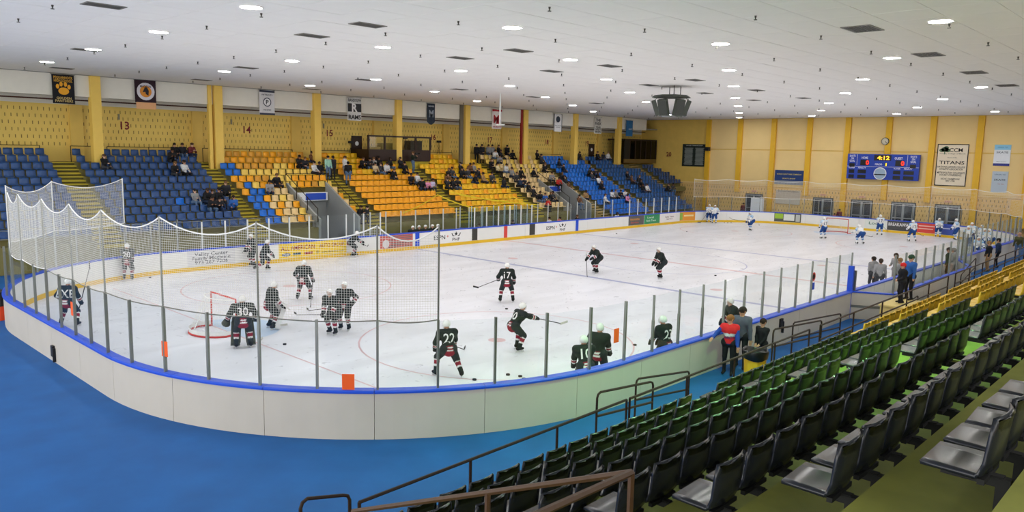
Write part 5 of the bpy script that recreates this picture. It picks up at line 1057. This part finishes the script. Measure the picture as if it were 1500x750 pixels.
for k, (u, v, c, p, ps, yaw, lab, hr, H) in enumerate([(1462, 348, 'navy', 'black', 0, 100, 'person in blue jacket walking beside the near boards at right', '#1f1a18', 1.8), (1483, 339, 'olive', 'jeans', 0, 170, 'bald person in olive jacket standing at the right edge', '#b98a70', 1.8), (1432, 351, 'black', 'tan', 0, 120, 'person in black top and tan trousers by the gate hoop', '#8a6a4a', 1.78)]):
    f = hd(u, v, H); person(STD[ps], (f[0], min(f[1], -1.55), -.02), yaw, c, p, lab, hr, vox=.03, scale=1.03)
for k, (u, v, c, x, lab) in enumerate([(1231, 296, 'maroon', 64.2, 'person in maroon jacket behind the far end glass by the second door'), (1223, 305, 'salmon', 64.2, 'small child in pink behind the far end glass'), (1089, 301, 'maroon', 64.2, 'person in maroon standing behind the far end glass by the first door')]):
    P = onx(u, v, x); person(STD[k % 2], (x, P[1], -.02), 180, c, 'charcoal', lab, HAIRS[k], scale=.95 if k != 1 else .7)
for k, (u, v, c) in enumerate([(806, 312, 'white'), (819, 314, 'salmon'), (848, 306, 'dark'), (905, 300, 'white'), (700, 318, 'charcoal'), (752, 314, 'dark')]):
    P = ony(u, v, 27.2); person(SIT[k % 6], (P[0], 27.25, -.01), -90, c, 'dark', 'person in %s seated behind the far boards, %s from the left' % ({'dark': 'dark grey'}.get(c, c), ['third', 'fourth', 'fifth', 'sixth', 'first', 'second'][k]), HAIRS[k], group='people on the far benches')
# ================================================================== SIGNS, BANNERS, HANGING GEAR, BINS
RT, UZ = np.array([1., 0, 0]), np.array([0, 0, 1.])
def banner(x0, x1, z0, z1, bg, label, items=(), y=36.62, extra=None, point=False):
    o = thing('banner', ((x0+x1)/2, y, z0), label, 'banner', 'banners on the far wall'); n = 6; m = MB()
    xs = np.linspace(x0, x1, n); zb = [z0+(.28*(1-abs(2*i/(n-1)-1)) * -1 if point else 0) for i in range(n)]
    wv = [y+.02*math.sin(i*1.4) for i in range(n)]
    m.add([(x, w, z1) for x, w in zip(xs, wv)]+[(x, w, z) for x, w, z in zip(xs, wv, zb)]+[(x, w+.012, z1) for x, w in zip(xs, wv)]+[(x, w+.012, z) for x, w, z in zip(xs, wv, zb)], [(i, i+1, n+i+1, n+i) for i in range(n-1)]+[(2*n+i+1, 2*n+i, 3*n+i, 3*n+i+1) for i in range(n-1)])
    m.build('banner_cloth', mat('banner_'+bg, '#'+bg, .8, noise=.08), o); MB().tube([(x0-.05, y+.01, z1), (x1+.05, y+.01, z1)], .015, 5).build('hanging_rod', M_steel, o)
    for x in (x0+.1, x1-.1): MB().box(x-.02, x+.02, y, 36.755, z1-.02, z1+.02).build('rod_bracket', M_steel, o)
    for t, fx, fz, w, h, c in items: MB().text(t, (x0+(x1-x0)*fx, y-.035, z0+(z1-z0)*fz), RT, UZ, (x1-x0)*w, (z1-z0)*h, .02).build('lettering', mat('ink_'+c, '#'+c, .6, noise=0), o)
    if extra: extra(o, x0, x1, z0, z1, y-.032)
    return o
def paw(o, x0, x1, z0, z1, y):
    m = MB(); cx, cz = (x0+x1)/2, z0+.43*(z1-z0); m.disc((cx, y, cz), RT, UZ, .27, .2)
    for dx, dz in ((-.3, .25), (-.12, .38), (.1, .38), (.28, .24)): m.disc((cx+dx, y-.001, cz+dz), RT, UZ, .085, .13)
    m.build('paw_emblem', mat('ink_e8a320', '#e8a320', .6, noise=0), o)
banner(5.1, 6.23, 8.45, 10.05, '14141c', 'black school banner with golden paw print', [('PEQUANNOCK\nHIGH SCHOOL', .5, .84, .86, .2, 'd9a53a'), ('GOLDEN\nPANTHERS', .5, .14, .8, .18, 'c9b070')], extra=paw)
def ringlogo(c1, c2, c3):
    def f(o, x0, x1, z0, z1, y):
        cx, cz = (x0+x1)/2, z0+.5*(z1-z0); r = (x1-x0)*.42
        MB().disc((cx, y, cz), RT, UZ, r).build('round_emblem', mat('ink_'+c1, '#'+c1, .6, noise=0), o); MB().disc((cx, y-.002, cz), RT, UZ, r*.66).build('emblem_ring', mat('ink_'+c2, '#'+c2, .6, noise=0), o)
        m = MB(); m.add([np.array([cx+dx*r, y-.004, cz+dz*r]) for dx, dz in ((-.35, -.1), (-.1, .45), (.15, .5), (.35, .1), (.3, -.45), (.0, -.3), (-.05, -.05))], [tuple(range(7))]); m.build('emblem_mark', mat('ink_'+c3, '#'+c3, .6, noise=0), o)
    return f
banner(9.5, 10.74, 8.75, 10.1, '2c1722', 'dark maroon banner with round orange and white emblem', [('MADISON', .5, .72, .5, .1, '2c1722')], extra=ringlogo('d8d4dc', 'd98a2c', '20202a'))
MB().box(9.55, 10.7, 36.6, 36.62, 8.38, 8.78).build('banner', mat('banner_e0a878', '#e0a878', .7), None, label='narrow orange striped strip under the maroon banner', cat='banner')
def bands(o, x0, x1, z0, z1, y):
    for z in (z0+.06, z1-.1): MB().rect(((x0+x1)/2, y, z), RT, UZ, x1-x0, .13).build('dark_band', mat('ink_31364a', '#31364a', .6, noise=0), o)
    cx, cz = (x0+x1)/2, (z0+z1)/2+.02; MB().disc((cx, y, cz), RT, UZ, .3).build('round_emblem', mat('ink_31364a', '#31364a', .6, noise=0), o); MB().disc((cx, y-.002, cz), RT, UZ, .24).build('emblem_ring', M_winkp, o); MB().text('P', (cx, y-.004, cz), RT, UZ, None, .3, .03).build('emblem_letter', M_ink, o)
banner(17.5, 18.62, 8.42, 10.08, 'd9d8da', 'white banner with dark bands and a round letter emblem', [('PATRIOTS', .5, .8, .7, .06, '45485a'), ('HAWKS', .5, .2, .5, .06, '45485a')], extra=bands)
def rams(o, x0, x1, z0, z1, y): MB().rect(((x0+x1)/2, y, z0+.56*(z1-z0)), RT, UZ, (x1-x0)*.96, (z1-z0)*.36).build('dark_field', mat('ink_2a2d30', '#2a2d30', .6, noise=0), o); MB().text('R', ((x0+x1)/2, y-.004, z0+.56*(z1-z0)), RT, UZ, .5, .62, .03).build('large_letter', M_winkp, o)
banner(24.5, 25.73, 8.34, 10.02, 'd5d6d4', 'white banner with black field and large letter above wall number 15', [('RANDOLPH', .5, .88, .9, .13, '202224'), ('RAMS', .5, .15, .88, .2, '202224')], extra=rams)
banner(32.1, 32.95, 8.55, 10.02, '24303f', 'dark slate pointed pennant right of the press box', [('HAWKS', .5, .85, .7, .09, 'c9cfd6'), ('M', .5, .45, .55, .4, '8d98a6')], point=True)
def ml(o, x0, x1, z0, z1, y):
    MB().rect(((x0+x1)/2, y, z1-.1), RT, UZ, x1-x0, .16).build('red_band', mat('ink_b02430', '#b02430', .6, noise=0), o)
banner(39.5, 40.7, 8.26, 9.95, 'e2dcdc', 'white banner with large red monogram behind hanging pipe', [('M', .42, .5, .55, .42, 'b02430'), ('L', .62, .42, .4, .38, 'b02430'), ('PATRIOTS', .5, .1, .8, .08, 'b02430')], extra=ml)
banner(47.8, 48.98, 8.29, 9.95, 'e4e4e6', 'white banner framed in dark blue below a round mark', [('Mennen Sports Arena', .5, .35, .7, .06, '5a6068'), ('HAWKS', .5, .25, .5, .05, '5a6068')], extra=lambda o, x0, x1, z0, z1, y: (MB().disc(((x0+x1)/2, y, z1-.5), RT, UZ, .3).build('round_emblem', mat('ink_2f3a48', '#2f3a48', .6, noise=0), o), [MB().rect((x, y, (z0+z1)/2), RT, UZ, .07, z1-z0).build('border', mat('ink_2f3a48', '#2f3a48', .6, noise=0), o) for x in (x0+.03, x1-.03)]))
banner(54.1, 55.3, 8.29, 9.92, 'dcdad2', 'white banner with stacked black words', [('THE\nPARK', .5, .72, .85, .4, '2a2a2a'), ('YEAR\nWEST\nBASIN', .5, .25, .75, .4, '2a2a2a')])
banner(59.6, 60.84, 8.18, 9.85, '2e6c9e', 'blue banner at the right end of the far wall', [('HAWKS', .6, .45, .5, .08, 'dce6ee')])
# hanging white pipe by the red monogram
P = onz(733, 137, ZC); hp_ = thing('hanging_pipe', (P[0], P[1], ZC-2.), 'thin white pipe hanging from the ceiling with a small foot', 'pipe'); dz = 2.0
P2 = P.copy(); MB().tube([P2, (P2[0], P2[1], ZC-dz)], .05, 6).build('pipe', M_wpost, hp_); MB().box(P2[0]-.25, P2[0]+.35, P2[1]-.12, P2[1]+.12, ZC-dz-.08, ZC-dz).build('foot', M_wpost, hp_)
# emblem hooks under the ceiling
# loudspeaker cluster over centre ice
cx, cy, cz = 29.2, 11.9, 9.15; M_spk = mat('speaker_grille', '#3c3f3c', .7, noise=.2, scale=20); M_spf = mat('speaker_frame', '#4a4f48', .5, noise=.1)
lc = thing('loudspeaker_cluster', (cx, cy, 8.4), 'hanging cluster of dark loudspeakers over centre ice', 'loudspeaker')
MB().cone((cx, cy, 9.48), (cx, cy, 9.6), 1.12, .95, 8).build('top_frame', M_spf, lc)
for dx, dy in ((.4, .4), (-.4, -.4), (.35, -.35)): MB().tube([(cx+dx, cy+dy, 9.55), (cx+dx, cy+dy, ZC)], .025, 5).build('hanging_rod', M_dark, lc)
for k in range(6):
    a = 2*math.pi*k/6+.05; d = np.array([math.cos(a), math.sin(a), 0]); t = np.array([-d[1], d[0], 0]); c = np.array([cx, cy, 8.9])+d*.84; ax = nrm(np.array([-d[0]*.34, -d[1]*.34, -1])); nn = np.cross(t, ax)
    b_ = MB().obox(c, t*.27, nrm(nn)*.12, ax*.44).build('speaker_box', M_spf, lc); s_ = 1 if nn@d > 0 else -1
    MB().obox(c+nrm(nn)*s_*.125, t*.24, nrm(nn)*.01, ax*.41).build('grille', M_spk, lc)
    MB().tube([c-ax*.42, (c[0]-d[0]*.05, c[1]-d[1]*.05, 9.45)], .015, 4).build('strut', M_steel, lc)
MB().box(cx-.35, cx+.35, cy-.35, cy+.35, 8.42, 8.5).build('bottom_plate', mat('grey_plate', '#8a8d90', .4, .5), lc)
# end wall signs --------------------------------------------------------------
RE = np.array([0, -1., 0]); XE = XW-.06
def esign(name, ya, yb, z0, z1, bg, label, cat, items=(), dep=.03, x=XE):
    o = thing(name, (x, (ya+yb)/2, z0), label, cat); MB().box(x-dep, x, yb, ya, z0, z1).build('board', mat('sign_'+bg, '#'+bg, .5, noise=.05), o)
    for t, fy, fz, w, h, c in items: MB().text(t, (x-dep-.006, ya+(yb-ya)*fy, z0+(z1-z0)*fz), RE, UZ, (ya-yb)*w, (z1-z0)*h, .015).build('lettering', mat('ink_'+c, '#'+c, .6, noise=0), o)
    return o
sb = esign('scoreboard', 15.4, 9.2, 4.45, 6.75, '1d3fa8', 'blue electronic scoreboard on the end wall', 'scoreboard', [('HOME', .25, .85, .09, .09, 'e8eaf4'), ('GUEST', .72, .85, .11, .09, 'e8eaf4'), ('SHOTS\nON\nGOAL', .07, .82, .085, .28, 'e8eaf4'), ('SHOTS\nON\nGOAL', .92, .82, .085, .28, 'e8eaf4'), ('PERIOD', .45, .6, .1, .07, 'e8eaf4'), ('PLAYER', .07, .45, .09, .06, 'e8eaf4'), ('PENALTY', .22, .45, .11, .06, 'e8eaf4'), ('PLAYER', .71, .45, .09, .06, 'e8eaf4'), ('PENALTY', .86, .45, .11, .06, 'e8eaf4')], dep=.3, x=XW-.3)
xs = XW-.607; ys = lambda f: 15.4-6.2*f; zs = lambda f: 4.45+2.3*f
M_led = mat('led_red', '#ff2a1c', .5, noise=0, emit=2.2); M_amb = mat('led_amber', '#ffb428', .5, noise=0, emit=2.2); M_ldk = mat('display_black', '#08090d', .3, noise=0)
for f, z, w, h in ((.5, .86, .24, .22), (.25, .66, .12, .22), (.74, .66, .12, .22), (.07, .55, .08, .14), (.92, .55, .08, .14), (.07, .3, .08, .14), (.07, .1, .08, .14), (.22, .3, .12, .14), (.22, .1, .12, .14), (.71, .3, .1, .14), (.71, .1, .1, .14), (.87, .3, .14, .14), (.87, .1, .14, .14), (.55, .6, .03, .12)):
    MB().box(xs-.004, xs, ys(f+w/2), ys(f-w/2), zs(z-h/2), zs(z+h/2)).build('display_window', M_ldk, sb)
for t, f, z, w, h, m in (('4:12', .51, .86, .17, .15, M_amb), ('0', .29, .66, .045, .18, M_led), ('0', .78, .66, .045, .18, M_led), ('1', .555, .6, .015, .1, M_amb)): MB().text(t, (xs-.008, ys(f), zs(z)), RE, UZ, 6.2*w, 2.3*h, .02).build('digits', m, sb)
MB().disc((xs-.004, ys(.48), zs(.24)), RE, UZ, .56).build('round_emblem', M_winkp, sb); MB().disc((xs-.006, ys(.48), zs(.24)), RE, UZ, .5).build('emblem_ring', mat('ink_9db2c8', '#9db2c8', .6, noise=0), sb); m = MB(); m.rect((xs-.008, ys(.48), zs(.2)), RE, UZ, 1.0, .1); star(m, (0, 0, 0), .001); m.build('emblem_bar', M_ink, sb)
for f in (.14, .84): MB().box(xs-.003, xs, ys(f+.002), ys(f-.002), zs(.55), zs(.98)).build('divider', M_winkp, sb)
MB().box(xs-.003, xs, ys(1), ys(0), zs(.5), zs(.51)).build('divider', M_winkp, sb)
ck = thing('wall_clock', (XW-.3, 12.29, 7.6), 'round wall clock above the scoreboard', 'clock'); MB().cone((XW-.28, 12.29, 7.92), (XW-.4, 12.29, 7.92), .33, .33, 20).build('case', M_dark, ck); MB().disc((XW-.405, 12.29, 7.92), RE, UZ, .29).build('dial', mat('clock_dial', '#cfc9b4', .5), ck)
m = MB()
for a, l in ((2.2, .2), (2.45, .26)): d = RE*math.sin(a)+UZ*math.cos(a); s = np.cross(d, (1, 0, 0)); m.add([np.array([XW-.41, 12.29, 7.92])+s*.015, np.array([XW-.41, 12.29, 7.92])-s*.015, np.array([XW-.41, 12.29, 7.92])+d*l-s*.01, np.array([XW-.41, 12.29, 7.92])+d*l+s*.01], [(0, 1, 2, 3)])
m.build('hands', M_ink, ck)
for k in range(12): a = k*math.pi/6; c = np.array([XW-.408, 12.29, 7.92])+(RE*math.sin(a)+UZ*math.cos(a))*.24; MB().rect(c, RE, UZ, .04, .04).build('hour_mark', M_ink, ck)
cc = esign('college_banner', 8.0, 5.56, 4.12, 7.72, 'e9dcc4', 'cream college champions banner bordered in black on the end wall', 'banner', [('CCM', .6, .86, .42, .09, '24221e'), ('County College of Morris', .5, .77, .82, .035, '6b6a5c'), ('Home of the', .5, .68, .3, .03, '8a8474'), ('TITANS', .5, .56, .8, .08, '201f1d'), ('NATIONAL JUNIOR COLLEGE\nATHLETIC ASSOCIATION', .5, .43, .88, .1, '2c2a26'), ('METROPOLITAN COLLEGIATE\nHOCKEY CONFERENCE', .5, .29, .88, .1, '2c2a26'), ('NCHC CHAMPIONS\n1997, 1998', .5, .14, .6, .1, '2c2a26')])
for a, b, c, d in ((8.0, 7.93, 4.12, 7.72), (5.63, 5.56, 4.12, 7.72), (8.0, 5.56, 4.12, 4.19), (8.0, 5.56, 7.65, 7.72)): MB().box(XE-.036, XE-.03, b, a, c, d).build('border', M_ink, cc)
m = MB()
for dy, dz, r in ((-.0, .05, .3), (.22, -.02, .22), (-.22, -.02, .22), (.1, .2, .2)): m.disc((XE-.038, 7.4-dy, 7.2+dz), RE, UZ, r, r*.7)
m.rect((XE-.037, 7.4, 6.98), RE, UZ, .09, .3); m.build('tree_emblem', mat('ink_5f7a5a', '#5f7a5a', .6, noise=0), cc)
esign('poster', 3.68, 2.5, 5.96, 7.7, 'e4e8ee', 'white poster with light blue head and navy foot on the end wall', 'poster', [('SKATE', .5, .64, .72, .09, '4a5560'), ('LEARN TO', .5, .88, .6, .05, '3a7fb0'), ('Mennen Sports Arena', .5, .2, .6, .03, '6a7078')])
for z0, z1, c in ((7.28, 7.7, '8fcbe8'), (5.96, 6.16, '3a3f8c')): MB().box(XE-.034, XE-.03, 2.5, 3.68, z0, z1).build('poster_band', mat('ink_'+c, '#'+c, .6, noise=0), bpy.data.objects['poster'])
esign('poster', 3.65, 2.5, 3.76, 5.5, 'b9c6d2', 'grey blue skating poster below the white poster', 'poster', [('SKATE', .5, .6, .72, .09, '3d4650'), ('LEARN TO', .5, .85, .7, .05, '56718c'), ('Rink Team', .6, .4, .4, .04, 'b0503c')])
bs = esign('arena_sign', 22.65, 19.7, 3.6, 5.02, '1c3a74', 'navy sign with pale arch over a grey strip on the end wall', 'sign', [('MORRIS COUNTY PARK COMMISSION', .5, .72, .85, .09, 'd8c66a'), ('SKATE SHOP', .5, .42, .45, .08, 'd8c66a')])
MB().box(XE-.035, XE-.03, 19.7, 22.65, 3.6, 3.98).build('grey_strip', mat('ink_8a8f96', '#8a8f96', .6, noise=0), bs)
esign('notice_board', 22.4, 19.9, 1.65, 3.05, 'bfb4a2', 'pale grey notice board under the navy arch sign', 'notice board', [('MORRIS COUNTY PARK COMMISSION', .5, .9, .85, .07, '4c4a44')])
rb = esign('records_banner', 33.45, 30.55, 5.1, 7.5, '1b2722', 'black records banner with columns of white text in the corner', 'banner', [('HOCKEY TEAM RECORDS', .5, .94, .7, .05, 'c8ccc8')])
for cxx in (.27, .73):
    for r in range(22):
        w = .3+.1*((r*7+int(cxx*10)) % 5)/5; MB().rect((XE-.036, 33.45-2.9*cxx, 5.28+.085*r), RE, UZ, 2.9*w, .035).build('text_line', mat('ink_a9b0aa', '#a9b0aa', .6, noise=0), rb)
# floodlight on the corner pilaster
cl = thing('wall_speaker', (XW-.35, 30.2, 6.9), 'small dark speaker bracketed on the corner pilaster', 'speaker'); MB().box(XW-.75, XW-.35, 29.9, 30.35, 6.8, 7.2).build('speaker_box', M_dark, cl); MB().tube([(XW-.4, 30.2, 7.), (XW-.28, 30.2, 7.)], .04, 5).build('bracket', M_dark, cl)
# rubbish bin by the near boards ----------------------------------------------
P = onz(1107, 512, .98); bn = thing('rubbish_bin', (P[0], P[1], -.02), 'yellow rubbish bin lined with a black bag by the near boards', 'bin')
MB().cone((P[0], P[1], -.02), (P[0], P[1], .8), .26, .31, 14).build('bin_body', mat('bin_yellow', '#e0ae1e', .5, noise=.06), bn)
bg = MB(); n = 18; rings = [(.33, .72), (.345, .82), (.36, .96), (.335, 1.0), (.3, .94), (.26, .7), (.0, .62)]
bg.add([(P[0]+r*(1+.04*math.sin(5*a+i))*math.cos(a), P[1]+r*(1+.04*math.sin(5*a+i))*math.sin(a), z+.025*math.sin(3*a+i)) for i, (r, z) in enumerate(rings) for a in [2*math.pi*k/n for k in range(n)]], [(i*n+k, i*n+(k+1) % n, (i+1)*n+(k+1) % n, (i+1)*n+k) for i in range(len(rings)-1) for k in range(n)])
bg.build('bin_bag', mat('bag_black', '#141518', .3, noise=.3, scale=12, bump=.4), bn, smooth=True)
P = onz(3, 466, 0); bn = thing('rubbish_bin', (P[0]-.1, P[1], -.02), 'orange bin with black bag at the left edge on the blue floor', 'bin')
MB().cone((P[0]-.1, P[1], -.02), (P[0]-.1, P[1], .55), .36, .4, 14).build('bin_body', mat('bin_orange', '#e2491c', .5, noise=.06), bn); MB().cone((P[0]-.1, P[1], .5), (P[0]-.1, P[1], 1.0), .42, .36, 12).build('bin_bag', MATS['bag_black'], bn)
# hanging items and door curtain behind far glass
MB().box(63.4, 63.8, 22.6, 23.8, .0, 2.2).build('white_cabinet', M_winkp, None, label='white cabinet beside the leftmost end wall door', cat='cabinet')
